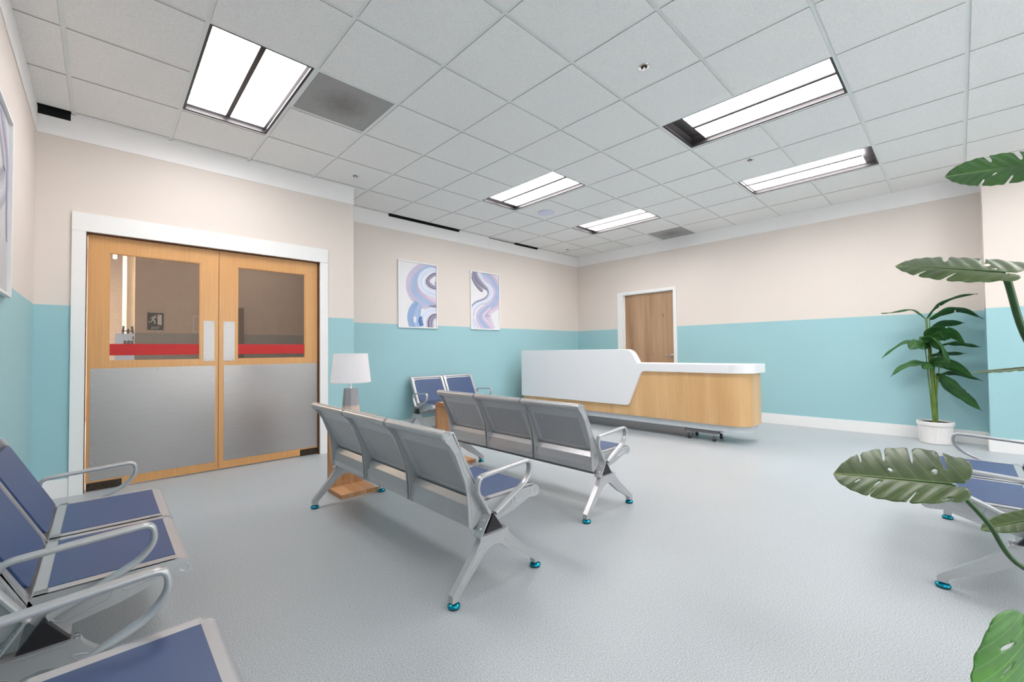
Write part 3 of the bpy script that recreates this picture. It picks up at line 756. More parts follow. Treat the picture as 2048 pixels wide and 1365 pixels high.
# ------------------------------------------------------------------ wooden door in the east wall
t = struct(empty('door_3', (XB, 3.9, 0)))
MB().box(.05, -.498, .005, .09, .498, 2.133).build('door_panel', RUSTIC, t)
hd = MB().lathe([(.026, -.0), (.026, -.008), (.010, -.012), (.010, -.045)], (.05, -.44, 1.0), 20, axis='x')
hd.tube([(.008, -.44, 1.0), (.006, -.40, 1.0), (.008, -.33, .998)], .009, 10)
hd.build('door_handle', CHROME, t, smooth=40)
fr = MB().box(-.014, -.555, 0, .0, -.498, 2.19).box(-.014, .498, 0, .0, .606, 2.19).box(-.014, -.498, 2.135, .0, .498, 2.19)
fr.box(.0, .490, 0, .05, .498, 2.135).box(.0, -.498, 0, .05, -.490, 2.135).box(.0, -.49, 2.127, .05, .49, 2.135)
fr.box(.035, .475, 0, .05, .490, 2.127)
fr.build('door_frame', WHITE, t, bevel=.0015)

# ------------------------------------------------------------------ pictures
def ribbon(mb, pts, widths, mi, y, n=8):
    P = smoothpath([(a, b, 0) for a, b in pts], n); k = len(P)
    W = smoothpath([(w, 0, 0) for w in widths], n)
    L = 0; prev = None
    for i in range(k):
        tn = (P[min(i+1, k-1)]-P[max(i-1, 0)]).normalized(); nn = Vector((-tn.y, tn.x, 0))
        if i: L2 = L+(P[i]-P[i-1]).length
        else: L2 = 0
        a = P[i]+nn*W[i].x/2; b = P[i]-nn*W[i].x/2
        if prev is not None:
            q = [prev[0], a, b, prev[1]]; uv = [(L, 1), (L2, 1), (L2, 0), (L, 0)]
            mb.v += []
            mb.quad([(p.x, y, p.y) for p in q], mi, uv)
        prev = (a, b); L = L2
def clip_mesh(o, w, h):
    """trim the strokes to the sheet"""
    bm = bmesh.new(); bm.from_mesh(o.data)
    for co, no in (((-w/2, 0, 0), (-1, 0, 0)), ((w/2, 0, 0), (1, 0, 0)), ((0, 0, 0), (0, 0, -1)), ((0, 0, h), (0, 0, 1))):
        bmesh.ops.bisect_plane(bm, geom=bm.verts[:]+bm.edges[:]+bm.faces[:], plane_co=co, plane_no=no, clear_outer=True)
    bm.to_mesh(o.data); bm.free()
def picture(loc, rz, w, h, strokes, label, paper=PAPER, wallgap=.0, text=False):
    t = empty('framed_picture', loc, rz); tag(t, label, 'picture')
    fw = .016; d = .024
    f = MB()
    for a in ((-w/2, 0, -w/2+fw, h), (w/2-fw, 0, w/2, h), (-w/2+fw, 0, w/2-fw, fw), (-w/2+fw, h-fw, w/2-fw, h)): f.box(a[0], -d, a[1], a[2], 0, a[3])
    f.build('frame', WHITE, t, bevel=.0015)
    iw, ih = w-2*fw, h-2*fw
    pm = MB().box(-iw/2, -.008, fw, iw/2, -.002, h-fw)
    p = pm.build('print', [paper], t)
    s_ = MB(); mats = []
    for k, (pts, ws, mt) in enumerate(strokes):
        if mt not in mats: mats.append(mt)
        ribbon(s_, [(a*iw-iw/2, b*ih) for a, b in pts], [x*iw for x in ws], mats.index(mt), -.0085-.00025*k)
    so = s_.build('brushwork', mats, p, loc=(0, 0, fw), fixn=False)
    clip_mesh(so, iw, ih)
    return t
art1 = [([(1.02, .945), (.80, .95), (.60, .86), (.44, .72), (.46, .56), (.66, .44), (.95, .36), (1.1, .33)], [.30, .34, .42, .48, .50, .44, .36, .3], ST_LILAC),
        ([(1.10, .90), (.86, .90), (.66, .80), (.62, .68), (.74, .60), (1.0, .56), (1.15, .54)], [.14, .20, .26, .24, .22, .20, .2], ST_PALE),
        ([(1.15, .86), (.96, .86), (.80, .78), (.78, .72), (.90, .665), (1.1, .65)], [.06, .09, .10, .12, .11, .08], ST_GREY),
        ([(.98, .70), (1.05, .73)], [.12, .12], ST_GREY),
        ([(.52, .38), (.42, .26), (.38, .14), (.42, -.02)], [.22, .32, .34, .30], ST_BLUE),
        ([(.41, .16), (.41, .07)], [.07, .06], PAPER),
        ([(.80, .345), (1.05, .36)], [.03, .11], ST_GREY),
        ([(1.06, .27), (.80, .24), (.66, .15), (.66, -.02)], [.16, .22, .22, .2], ST_PALE),
        ([(.58, .17), (.555, .10), (.60, .02)], [.05, .11, .09], ST_DEEP),
        ([(1.1, .19), (.92, .17), (.84, .08), (.86, -.03)], [.12, .14, .18, .16], ST_GREY)]
art2 = [([(.42, 1.04), (.72, .93), (.92, .80), (1.0, .66), (.88, .48), (.62, .36), (.50, .24), (.56, .10), (.66, -.04)], [.34, .40, .42, .40, .38, .36, .40, .44, .44], ST_LILAC),
        ([(.66, .42), (.36, .28), (.34, .16), (.52, .05), (.68, -.04)], [.16, .28, .34, .34, .3], ST_LILAC),
        ([(.30, .98), (.44, .84), (.66, .75), (.74, .65), (.58, .53), (.26, .46), (.06, .36), (-.02, .24)], [.12, .18, .20, .20, .20, .20, .22, .26], ST_PALE),
        ([(.02, .97), (.16, .82), (.34, .705), (.42, .69)], [.14, .15, .13, .08], ST_GREY),
        ([(.12, 1.03), (.24, .88), (.44, .77), (.58, .71), (.60, .62), (.44, .53), (.16, .46), (.0, .38)], [.14, .15, .14, .08, .05, .045, .04, .04], ST_GREY),
        ([(.02, .20), (.10, .06), (.22, -.03)], [.10, .16, .14], ST_PALE)]
picture((3.325, YA-.001, 1.452), 0, .652, .966, art1, 'white framed abstract swirl picture, left of the two on the alcove wall')
picture((4.608, YA-.001, 1.464), 0, .632, .960, art2, 'white framed abstract swirl picture, right of the two on the alcove wall')
art3 = [([(.2, 1.02), (.7, .86), (.86, .66), (.5, .5), (.3, .36), (.6, .24)], [.3, .34, .3, .3, .26, .2], ST_DIM),
        ([(.55, .98), (.9, .80), (.92, .55), (.95, .3)], [.1, .14, .1, .08], ST_GREY)]
picture((XL+.001, 3.215, 1.418), pi/2, .65, .955, art3, 'white framed grey swirl print on the left wall at the picture edge', simple('grey_paper', (196, 194, 198), .5))

# ------------------------------------------------------------------ waiting benches
PITCH = .543; UW = .524; LO = .020
def P3(x): return lambda s_, z, w: (x+w, s_, z)
def emboss(mb, pts, x, r=.0021, mi=0):
    mb.tube([(x, a, b) for a, b in pts], r, 5, mi, closed=True)
def rr_outline(p, n=3):
    """rounded closed outline through 2D points"""
    q = filletpath([(a, b, 0) for a, b in (p[-1:]+p+p[:1])], .02, n)[1:-1]
    return [(v.x, v.y) for v in q]
BACK_FL = [(-.028, .727), (-.017, .706), (.006, .684), (.037, .637), (.065, .568), (.089, .508), (.099, .451), (.106, .375), (.108, .300),
           (.126, .288), (.156, .304), (.187, .345), (.200, .372), (.170, .436), (.146, .491), (.111, .559), (.077, .625), (.038, .700), (.015, .742), (.002, .752), (-.014, .756), (-.027, .749), (-.034, .738)]
SEAT_FL = [(.190, .350), (.196, .392), (.210, .402), (.520, .404), (.560, .396), (.575, .385), (.580, .368), (.576, .351), (.562, .341), (.545, .339), (.500, .344), (.440, .326), (.393, .311), (.323, .298), (.262, .286), (.226, .300), (.200, .330)]
def shell_strip(mb, prof, x0, x1, th, mi=0, uvx=False):
    """thin sheet with thickness following a profile (s, z)"""
    k = len(prof); nrm = []
    for i in range(k):
        a = Vector(prof[max(i-1, 0)]); b = Vector(prof[min(i+1, k-1)]); t_ = (b-a).normalized(); nrm.append(Vector((-t_.y, t_.x)))
    L = [0]
    for i in range(1, k): L.append(L[-1]+(Vector(prof[i])-Vector(prof[i-1])).length)
    out = [(Vector(p)+n_*th) for p, n_ in zip(prof, nrm)]
    for i in range(k-1):
        p, q, a, b = prof[i], prof[i+1], out[i], out[i+1]
        u = [(0, L[i]), (0, L[i+1]), (x1-x0, L[i+1]), (x1-x0, L[i])]
        mb.quad([(x0, p[0], p[1]), (x0, q[0], q[1]), (x1, q[0], q[1]), (x1, p[0], p[1])], mi, u)
        mb.quad([(x0, a.x, a.y), (x1, a.x, a.y), (x1, b.x, b.y), (x0, b.x, b.y)], mi, [u[0], u[3], u[2], u[1]])
        mb.quad([(x0, p[0], p[1]), (x0, a.x, a.y), (x0, b.x, b.y), (x0, q[0], q[1])], mi)
        mb.quad([(x1, p[0], p[1]), (x1, q[0], q[1]), (x1, b.x, b.y), (x1, a.x, a.y)], mi)
    for i in (0, k-1):
        p, a = prof[i], out[i]; mb.quad([(x0, p[0], p[1]), (x1, p[0], p[1]), (x1, a.x, a.y), (x0, a.x, a.y)], mi)
def cushion(a, b, x0, x1, th, name, parent):
    """padded panel lying on the line a -> b in the (s, z) plane, rising by th on its left side"""
    A, B = Vector(a), Vector(b); d = (B-A); Ln = d.length; d.normalize(); n_ = Vector((-d.y, d.x))
    nu, nv = 14, 12; mb = MB(); rc = .03
    def edge(t, L_):      # superelliptic roll-off near the border
        e = min(t, L_-t)/.022
        return 1 if e >= 1 else (1-(1-max(e, 0))**2.2)**.5
    grid = []
    W = x1-x0
    us = [0, .004, .012, .022]+[.022+(W-.044)*i/(nu-6) for i in range(1, nu-6)]+[W-.022, W-.012, W-.004, W]
    vs = [0, .004, .012, .022]+[.022+(Ln-.044)*i/(nv-5) for i in range(1, nv-5)]+[Ln-.022, Ln-.012, Ln-.004, Ln]
    for v in vs:
        row = []
        for u in us:
            h = th*edge(u, W)*edge(v, Ln)+.003*sin(pi*u/W)*sin(pi*v/Ln)
            # rounded corners in plan
            cu, cv = u, v
            du = max(rc-u, 0, u-(W-rc)); dv = max(rc-v, 0, v-(Ln-rc))
            if du > 0 and dv > 0:
                rr = max(du, dv); ln = math.hypot(du, dv); k = rr/ln
                cu = u+(du-du*k)*(1 if u < W/2 else -1); cv = v+(dv-dv*k)*(1 if v < Ln/2 else -1)
            p = A+d*cv+n_*h
            row.append((x0+cu, p.x, p.y))
        grid.append(row)
    n0 = 0
    mb.v = [p for row in grid for p in row]; nn = len(us)
    for i in range(len(vs)-1):
        for j in range(nn-1):
            mb.f.append((i*nn+j, i*nn+j+1, (i+1)*nn+j+1, (i+1)*nn+j)); mb.m.append(0); mb.uv.append([(0, 0)]*4)
    # flat underside
    base = len(mb.v); border = [j for j in range(nn)]+[i*nn+nn-1 for i in range(1, len(vs))]+[(len(vs)-1)*nn+j for j in range(nn-2, -1, -1)]+[i*nn for i in range(len(vs)-2, 0, -1)]
    for b_ in border:
        x, y, z = mb.v[b_]; mb.v.append((x, y-n_.x*.004, z-n_.y*.004))
    m_ = len(border)
    for i in range(m_):
        mb.f.append((border[i], border[(i+1) % m_], base+(i+1) % m_, base+i)); mb.m.append(0); mb.uv.append([(0, 0)]*4)
    mb.f.append(tuple(range(base+m_-1, base-1, -1))); mb.m.append(0); mb.uv.append([(0, 0)]*m_)
    return mb.build(name, NAVY, parent, smooth=60)
LEG_OUT = [(.139, .259), (.137, .240), (.109, .200), (.057, .140), (.004, .078), (-.016, .056), (-.018, .026), (.018, .026), (.020, .044), (.056, .080), (.126, .146), (.165, .186), (.195, .202), (.225, .207), (.258, .198),
           (.300, .166), (.356, .124), (.430, .082), (.478, .054), (.490, .044), (.492, .026), (.528, .026), (.530, .046), (.515, .066), (.450, .118), (.385, .170), (.330, .222), (.312, .243), (.305, .259)]
def make_bench(n, arms=(True, True)):
    L = n*PITCH+2*LO
    root = empty('waiting_bench', (0, 0, 0))
    for k in range(n):
        x0 = LO+k*PITCH+(PITCH-UW)/2; x1 = x0+UW
        b = MB()
        for xa, so in ((x0, -1), (x1-.007, 1)):
            b.prism(BACK_FL, 0, .007, P3(xa), 0)
            xo = xa if so < 0 else xa+.007
            ring = [(-.011+.017*cos(a), .731+.017*sin(a)) for a in [2*pi*q/16 for q in range(16)]]
            emboss(b, ring, xo, .0022)
            emboss(b, rr_outline([(.050, .655), (.068, .640), (.110, .545), (.098, .535), (.080, .560)]), xo)
            emboss(b, rr_outline([(.106, .520), (.118, .528), (.168, .425), (.178, .385), (.135, .325), (.124, .345), (.118, .430)]), xo)
        # top roll, perforated sheet, lower cover sheet
        b.tube([(x0+.004, -.011, .731), (x1-.004, -.011, .731)], .0235, 18, 0)
        shell_strip(b, [(.184, .378), (.160, .424), (.132, .482), (.104, .540), (.060, .625), (.022, .698), (.008, .722)], x0+.006, x1-.006, .003, 1)
        shell_strip(b, [(.178, .378), (.150, .415), (.128, .385), (.116, .330), (.118, .296), (.128, .290)], x0+.006, x1-.006, .003, 0)
        # front border frame of the backrest
        for xa in (x0, x1-.034): b.prism([(.024, .738), (.030, .742), (.206, .378), (.198, .372)], 0, .034, P3(xa), 0)
        for xa in (x0+.007, x1-.007):          # bolted angle beside the flange
            sx = 1 if xa < (x0+x1)/2 else -1
            for (s_, z) in ((.142, .410), (.128, .372), (.120, .332)):
                b.dome((xa+sx*.012, s_-.004, z), .0055, (0, -1, .3), 2)
            b.box(min(xa, xa+sx*.024), .116, .296, max(xa, xa+sx*.024), .120, .345)
        for u, v in ((.25, .62), (.72, .55), (.25, .50), (.6, .47)):
            s_ = .184-(v-.378)*.508
            b.dome((x0+UW*u, s_-.006, v), .0035, (0, -1, -.5), 2)
        bo = b.build('backrest', [SILVER, PERF, CHROME], root, smooth=40)
        cushion((.192, .412), (.046, .712), x0+.036, x1-.036, .020, 'back_cushion', bo).rotation_euler = (0, 0, 0)
        st = MB()
        for xa, so in ((x0, -1), (x1-.007, 1)):
            st.prism(SEAT_FL, 0, .007, P3(xa), 0)
            xo = xa if so < 0 else xa+.007
            emboss(st, [(.556+.014*cos(a), .368+.014*sin(a)) for a in [2*pi*q/16 for q in range(16)]], xo, .0022)
            emboss(st, rr_outline([(.395, .385), (.505, .388), (.515, .376), (.500, .362), (.400, .340)]), xo)
            emboss(st, rr_outline([(.225, .380), (.375, .384), (.375, .334), (.262, .304), (.235, .325)]), xo)
        st.tube([(x0+.004, .556, .370), (x1-.004, .556, .370)], .0225, 18, 0)
        shell_strip(st, [(.556, .3925), (.520, .398), (.400, .396), (.260, .394), (.200, .392), (.186, .376), (.180, .360)], x0+.006, x1-.006, -.003, 0)
        for xa in (x0, x1-.034): st.box(xa, .205, .400, xa+.034, .540, .4045)
        st.box(x0, .203, .400, x1, .235, .4045)
        so = st.build('seat', [SILVER], root, smooth=40)
        cushion((.535, .402), (.232, .402), x1-.036, x0+.036, -.018, 'seat_cushion', so)
    # triangular beam running under the seats, closed by black end caps
    tri = [(.229, .338), (.177, .258), (.284, .258)]
    bm_ = MB().prism(tri, .022, L-.022, lambda s_, z, w: (w, s_, z))
    bo = bm_.build('beam', SILVER, root)
    for xa in (-.006, L-.018):
        c = MB().prism([(.229, .342), (.173, .2585), (.288, .2585)], 0, .024, P3(xa)); c.build('end_cap', CAPBLACK, bo, bevel=.0015)
    for side, xl in ((0, 0), (1, L)):
        sgn = 1 if side == 0 else -1
        g = MB()
        g.prism(LEG_OUT, -.016, .016, lambda s_, z, w: (xl+w, s_, z))
        for xo in (xl-.016, xl+.016):
            emboss(g, rr_outline([(.135, .218), (.175, .212), (.110, .150), (.045, .085), (.020, .070), (.025, .085)]), xo, .0016)
            emboss(g, rr_outline([(.280, .220), (.320, .212), (.400, .145), (.480, .085), (.470, .075), (.350, .150)]), xo, .0016)
        # bracket plates under and behind the beam with bolts
        g.box(xl-.024 if side == 0 else xl-.03, .132, .2585, xl+.03 if side == 0 else xl+.024, .306, .2635, 0)
        xa, xb = sorted((xl-sgn*.024, xl+sgn*.03))
        g.prism([(.133, .262), (.139, .262), (.196, .350), (.190, .352)], xa, xb, lambda s_, z, w: (w, s_, z))
        for dx in (-.012, .012):
            g.dome((xl+dx, .145, .2635), .006, (0, 0, 1), 1)
            g.dome((xl+dx, .297, .2635), .006, (0, 0, 1), 1)
        g.dome((xl, .150, .290), .007, (0, -1, .6), 1); g.dome((xl, .172, .325), .007, (0, -1, .6), 1)
        lo = g.build('leg', [SILVER, CHROME], root, bevel=0, smooth=35)
        bv = lo.modifiers.new('bevel', 'BEVEL'); bv.width = .005; bv.segments = 2; bv.limit_method = 'ANGLE'; bv.angle_limit = radians(60)
        for s_ in (0, .510):
            f = MB().lathe([(.011, .030), (.011, .021), (.020, .020), (.027, .015), (.0285, .010), (.027, .0055)], (xl, s_, 0), 24, 0)
            f.lathe([(.0265, .0058), (.0255, 0.0002)], (xl, s_, 0), 24, 1)
            f.build('glide_foot', [GLIDE, RUBBER], lo, smooth=40)
        if arms[side]:
            path = filletpath([(xl, .200, .350), (xl, .128, .470), (xl, .145, .520), (xl, .165, .5285), (xl, .420, .5455), (xl, .470, .548), (xl, .478, .492), (xl, .440, .440), (xl, .238, .342)],
                              [.03, .03, .03, .05, .045, .04, .04], 5)
            a = MB().tube(path, 1, 16, flat=(.0165, .0085), ref=(1, 0, 0))
            a.build('armrest', SILVER, root, smooth=50)
    return root
bench3 = make_bench(3); bench2 = make_bench(2)
GB = 'silver metal benches with navy pads in the waiting room'
L3, L2 = 3*PITCH+2*LO, 2*PITCH+2*LO
def put(o, x, y, rz, label):
    o.location = (x, y, 0); o.rotation_euler = (0, 0, rz); tag(o, label, 'bench', GB); return o
put(bench3, 1.10, 1.53+L3, -pi/2, 'three-seat metal bench in the middle of the room, nearer of the two seen from behind')
put(copy_tree(bench3), 2.243, 1.675+L3, -pi/2, 'three-seat metal bench seen from behind, farther one in front of the reception desk')
put(bench2, -.346, 1.845+L2, -pi/2, 'two-seat bench against the left wall, nearest the double doors')
put(copy_tree(bench2), -.346, .31+L2, -pi/2, 'bench at the bottom left corner of the photo, only one seat and armrest showing')
put(copy_tree(bench2), 2.79, -.43, 0, 'bench at the right edge partly hidden by the big monstera leaf')
put(copy_tree(bench2), 3.105+L2, 5.362, pi, 'two-seat bench against the alcove wall under the left picture')

# ------------------------------------------------------------------ C-shaped side tables and lamp
def make_table():
    w, d, h, th = .292, .275, .603, .033
    o = []
    outer = [(0, h), (d-.035, h)] + [(d-.035+.035*sin(a), h-.035+.035*cos(a)) for a in [pi/2*q/6 for q in range(1, 7)]] + [(d, .035)] + [(d-.035+.035*cos(a), .035-.035*sin(a)) for a in [pi/2*q/6 for q in range(1, 7)]] + [(0, 0), (0, th), (d-th-.006, th), (d-th, th+.006), (d-th, h-th-.006), (d-th-.006, h-th), (0, h-th)]
    t = empty('side_table', (0, 0, 0))
    # three parts glued along the bends: top, upright and foot
    def sub(lo_, hi_, name):
        m = MB().prism([p for p in outer], 0, w, lambda s_, z, x: (x, s_, z))
        return m
    top = [(0, h), (d-.035, h)] + [(d-.035+.035*sin(a), h-.035+.035*cos(a)) for a in [pi/2*q/6 for q in range(1, 7)]] + [(d-th, h-.035), (d-th, h-th-.006), (d-th-.006, h-th), (0, h-th)]
    up = [(d, h-.035), (d, .035), (d-th, .035), (d-th, h-.035)]
    base = [(0, 0), (0, th), (d-th-.006, th), (d-th, th+.002), (d, .035)] + [(d-.035+.035*cos(a), .035-.035*sin(a)) for a in [pi/2*q/6 for q in range(1, 7)]]
    base = [(0, 0), (0, th), (d-th, .035), (d, .035)] + [(d-.035+.035*cos(a), .035-.035*sin(a)) for a in [pi/2*q/6 for q in range(1, 7)]]
    for nm, pl in (('tabletop', top), ('upright', up), ('base', base)):
        MB().prism(pl, 0, w, lambda s_, z, x: (x, s_, z)).build(nm, BUTCHER, t, smooth=35)
    return t
tab = make_table(); tab.location = (1.30, 3.228, 0); tag(tab, 'wooden C-shaped side table carrying the white table lamp', 'side table', 'wooden side tables')
t2 = copy_tree(tab); t2.location = (2.405, 3.36, 0); tag(t2, 'wooden C-shaped side table between the far bench and the alcove wall bench', 'side table', 'wooden side tables')

lamp = empty('table_lamp', (1.432, 3.362, .603)); lamp.scale = (1, 1, 1.031); tag(lamp, 'table lamp with white drum shade and grey and cream ceramic base', 'lamp')
hexr = lambda r, z, a: r/ (cos(((a+pi/8) % (pi/4))-pi/8))*.97
MB().lathe([(.066, 0), (.0675, .006), (.0665, .012), (.050, .205), (.047, .212), (.012, .213)], seg=48, mod=hexr).build('lamp_base', LAMPBASE, lamp, smooth=25)
MB().lathe([(.014, .2125), (.013, .220), (.008, .223), (.0075, .262), (.005, .300)], seg=20).build('neck', CHROME, lamp, smooth=40)
bl = MB().lathe([(.012, .300), (.030, .345), (.028, .375), (.010, .392)], seg=16); bl.build('bulb', simple('bulb_glass', (235, 235, 235), .3), lamp, smooth=60)
sh = MB().lathe([(.1505, .255), (.153, .256), (.153, .268), (.1515, .2695), (.1295, .468), (.1305, .4685), (.1295, .478), (.1275, .4785), (.1275, .476), (.1490, .258), (.1490, .255)], seg=56)
n_ = len(sh.f); sh.f = sh.f[:-2]; sh.m = sh.m[:-2]; sh.uv = sh.uv[:-2]
sh.build('lamp_shade', LAMPWHITE, lamp, smooth=30)
sp = MB()
for a in (0, 2*pi/3, 4*pi/3): sp.tube([(0, 0, .46), (.1285*cos(a), .1285*sin(a), .468)], .0016, 5)
sp.tube([(0, 0, .298), (0, 0, .462)], .002, 6)
sp.build('shade_fitter', CHROME, lamp)

# ------------------------------------------------------------------ reception desk
desk = empty('reception_desk', (5.17, 3.4, 0)); tag(desk, 'long white and oak reception desk with rounded right end', 'reception desk')
DX = 5.17; DY = 3.4
def plan(x0, x1, y0, y1, r, n=10):
    """plan outline with a rounded near-right corner (x0, y0)"""
    p = [(x0, y1), (x0, y0+r)]
    p += [(x0+r-r*cos(a), y0+r-r*sin(a)) for a in [pi/2*q/n for q in range(1, n+1)]]
    p += [(x1, y0), (x1, y1)]
    return [(a-DX, b-DY) for a, b in p]
zp = lambda a, b, z: (a, b, z)
MB().prism(plan(5.17, 5.68, 1.60, 5.18, .22), .818, .92, zp).build('countertop', DESKWHITE, desk, smooth=30, bevel=.004)
MB().prism(plan(5.20, 5.65, 1.645, 5.165, .20), .213, .818, zp).build('body', OAK, desk, smooth=30)
MB().prism(plan(5.222, 5.63, 1.675, 5.15, .19), .135, .213, zp).build('base_rail', BASEGREY, desk, smooth=30, bevel=.003)
MB().box(5.385-DX, 2.42-DY, .0, 5.40-DX, 4.70-DY, .135).box(5.40-DX, 2.42-DY, 0, 5.60-DX, 2.435-DY, .135).box(5.40-DX, 4.685-DY, 0, 5.60-DX, 4.70-DY, .135).build('toe_kick', STEEL, desk)
pan = [(5.18, 1.112), (3.19, 1.112), (3.145, 1.108), (3.10, 1.090), (3.065, 1.058), (3.035, 1.010), (2.985, .922), (2.94, .9205), (1.84, .9205), (1.84, .8175), (2.895, .8175), (2.925, .808), (2.945, .785), (3.115, .390), (3.130, .362), (3.160, .348), (5.18, .348)]
MB().prism(pan, 5.169, 5.285, lambda y, z, x: (x-DX, y-DY, z)).build('front_panel', DESKWHITE, desk, bevel=.004)['label'] = 'tall white angled front panel'

def make_dolly():
    t = empty('furniture_dolly', (0, 0, 0))
    b = MB().box(-.14, -.20, .092, -.06, .20, .134).box(.06, -.20, .092, .14, .20, .134)
    b.box(-.06, -.18, .094, .06, -.10, .125).box(-.06, .10, .094, .06, .18, .125)
    b.build('deck', DOLLYCARPET, t, bevel=.006)
    for x in (-.11, .11):
        for y in (-.15, .15):
            c = MB().box(x-.025, y-.02, .089, x+.025, y+.02, .094)
            c.box(x-.015, y-.0165, .03, x+.012, y-.0145, .089).box(x-.015, y+.0145, .03, x+.012, y+.0165, .089)
            co = c.build('caster', CHROME, t)
            MB().lathe([(.020, -.013), (.030, -.012), (.033, -.006), (.033, .006), (.030, .012), (.020, .013)], (x, y, .0332), 24, axis='y').build('wheel', WHEEL, co, smooth=40)
    return t
dl = make_dolly(); dl.location = (5.375, 2.19, 0); tag(dl, 'grey padded dolly with casters under the right end of the desk', 'dolly')
dl2 = copy_tree(dl); dl2.location = (5.375, 4.96, 0); tag(dl2, 'dolly under the left end of the desk, glimpsed between the bench backs', 'dolly')

# ------------------------------------------------------------------ plants
def in_poly(x, y, poly):
    c = False; n = len(poly); j = n-1
    for i in range(n):
        xi, yi = poly[i]; xj, yj = poly[j]
        if (yi > y) != (yj > y) and x < (xj-xi)*(y-yi)/(yj-yi)+xi: c = not c
        j = i
    return c
def leaf_outline(width, cuts, side_scale=(1, 1)):
    """heart-shaped leaf; cuts: per side list of (t at the margin, depth 0..1, opening width) slits"""
    def half(t): return width/2*max(0, 1-abs(2*(max(0, t+.17)/1.17)**.92-1)**2.2)**.60
    out = []
    for sg, cs, sc in ((1, cuts[0], side_scale[0]), (-1, cuts[1], side_scale[1])):
        pts = [(sg*.015, .03), (sg*.03, -.02)]
        for a in range(0, 8):                 # lobe behind the petiole
            an = radians(-150+a*20); pts.append((sg*sc*(width*.185+width*.185*cos(an)), -.03+.115*sin(an)+.01))
        t = .0; ci = 0
        while t < .985:
            if ci < len(cs) and t > cs[ci][0]-.012:
                tc, dp, w = cs[ci]; H = half(tc)*sc; lean = .10*dp
                inn = H*(1-dp)
                pts.append((sg*H*.97, tc-w*.9)); pts.append((sg*(H*.93), tc-w*.6))
                pts.append((sg*(inn+(H-inn)*.5), tc-lean*.45-w*.55))
                pts.append((sg*(inn+(H-inn)*.15), tc-lean*.85-w*.35)); pts.append((sg*inn, tc-lean)); pts.append((sg*(inn+(H-inn)*.12), tc-lean*.85+w*.25))
                pts.append((sg*(inn+(H-inn)*.5), tc-lean*.45+w*.45))
                pts.append((sg*H*.93, tc+w*.6)); pts.append((sg*H*.985, tc+w*1.0))
                t = tc+w*1.0+.02; ci += 1
                continue
            pts.append((sg*half(t)*sc, t)); t += .025
        out.append(pts)
    return out[0]+[(.0, 1.015)]+out[1][::-1]
def ell(cx, cy, rx, ry, an, n=12):
    return [(cx+rx*cos(a)*cos(an)-ry*sin(a)*sin(an), cy+rx*cos(a)*sin(an)+ry*sin(a)*cos(an)) for a in [2*pi*q/n for q in range(n)]]
def monstera_leaf(parent, mats, base, tip, side, width=.92, cuts=((), ()), holes=(), side_scale=(1, 1), droop=.06, fold=.2, wdroop=.25, ripple=.006, via=(), pr=.0055, nearcurl=0.0):
    """base, tip: world points of the midrib; side: direction from the midrib towards the leaf's right half"""
    B, T = Vector(base), Vector(tip); d = T-B; L_ = d.length; d.normalize()
    w = Vector(side); w = (w-d*w.dot(d)).normalized(); n_ = w.cross(d)
    if n_.z < 0: n_ = -n_
    outline = leaf_outline(width, cuts, side_scale)
    hl = [ell(*h) for h in holes]
    V = [Vector(p) for p in outline]; Eg = [(i, (i+1) % len(outline)) for i in range(len(outline))]
    for h in hl:
        b = len(V); V += [Vector(p) for p in h]; Eg += [(b+i, b+(i+1) % len(h)) for i in range(len(h))]
    g = .028
    for i in range(-22, 23):
        for j in range(-7, 38):
            p = (i*g, j*g)
            if in_poly(p[0], p[1], outline) and not any(in_poly(p[0], p[1], h) for h in hl): V.append(Vector(p))
    r = delaunay_2d_cdt(V, Eg, [], 0, 1e-5)
    vs = [(v.x, v.y) for v in r[0]]; tr = []
    for f in r[2]:
        cx = sum(vs[i][0] for i in f)/len(f); cy = sum(vs[i][1] for i in f)/len(f)
        if in_poly(cx, cy, outline) and not any(in_poly(cx, cy, h) for h in hl): tr.append(tuple(f))
    mb = MB()
    for (u, v) in vs:
        au = abs(u)
        h = -droop*v*v + fold*au*.6 - wdroop*u*u*1.2 + ripple*sin((v-au*.45)*44)*min(1, au*5) - nearcurl*max(0, -u)**2*3
        mb.v.append(tuple(B + d*(v*L_) + w*(u*L_) + n_*(h*L_)))
    for f in tr:
        a_, b_, c_ = (Vector(mb.v[i]) for i in f[:3])
        if (b_-a_).cross(c_-a_).dot(n_) < 0: f = f[::-1]
        mb.f.append(f); mb.m.append(0); mb.uv.append([vs[i] for i in f])
    o = mb.build('leaf', list(mats), parent, smooth=80, fixn=False)
    o.matrix_parent_inverse = Matrix.Translation(-parent.location)
    so = o.modifiers.new('thickness', 'SOLIDIFY'); so.thickness = .0012; so.offset = -1; so.material_offset = 1; so.material_offset_rim = 1
    pts = [MC]+[Vector(q) for q in via]+[B-n_*.004]
    st_ = MB().tube(smoothpath(pts, 8), pr, 8).build('petiole', PETIOLE, parent, smooth=60)
    st_.matrix_parent_inverse = Matrix.Translation(-parent.location)
    mr = MB().tube([B+d*(v*L_)+n_*((-droop*v*v+.0)*L_+.0002) for v in [q/16 for q in range(0, 16)]], [.0028*(1-q/18) for q in range(16)], 6)
    mo = mr.build('midrib', PETIOLE, o, smooth=60)
    mo.matrix_parent_inverse = o.matrix_parent_inverse @ Matrix.Identity(4)
    mo.matrix_parent_inverse = Matrix.Identity(4)
    return o
# world positions (metres) of the foreground monstera
MON = (1.80, -.36, 0)
mon = empty('potted_monstera', MON); tag(mon, 'large monstera plant in the right foreground with split leaves', 'potted plant')

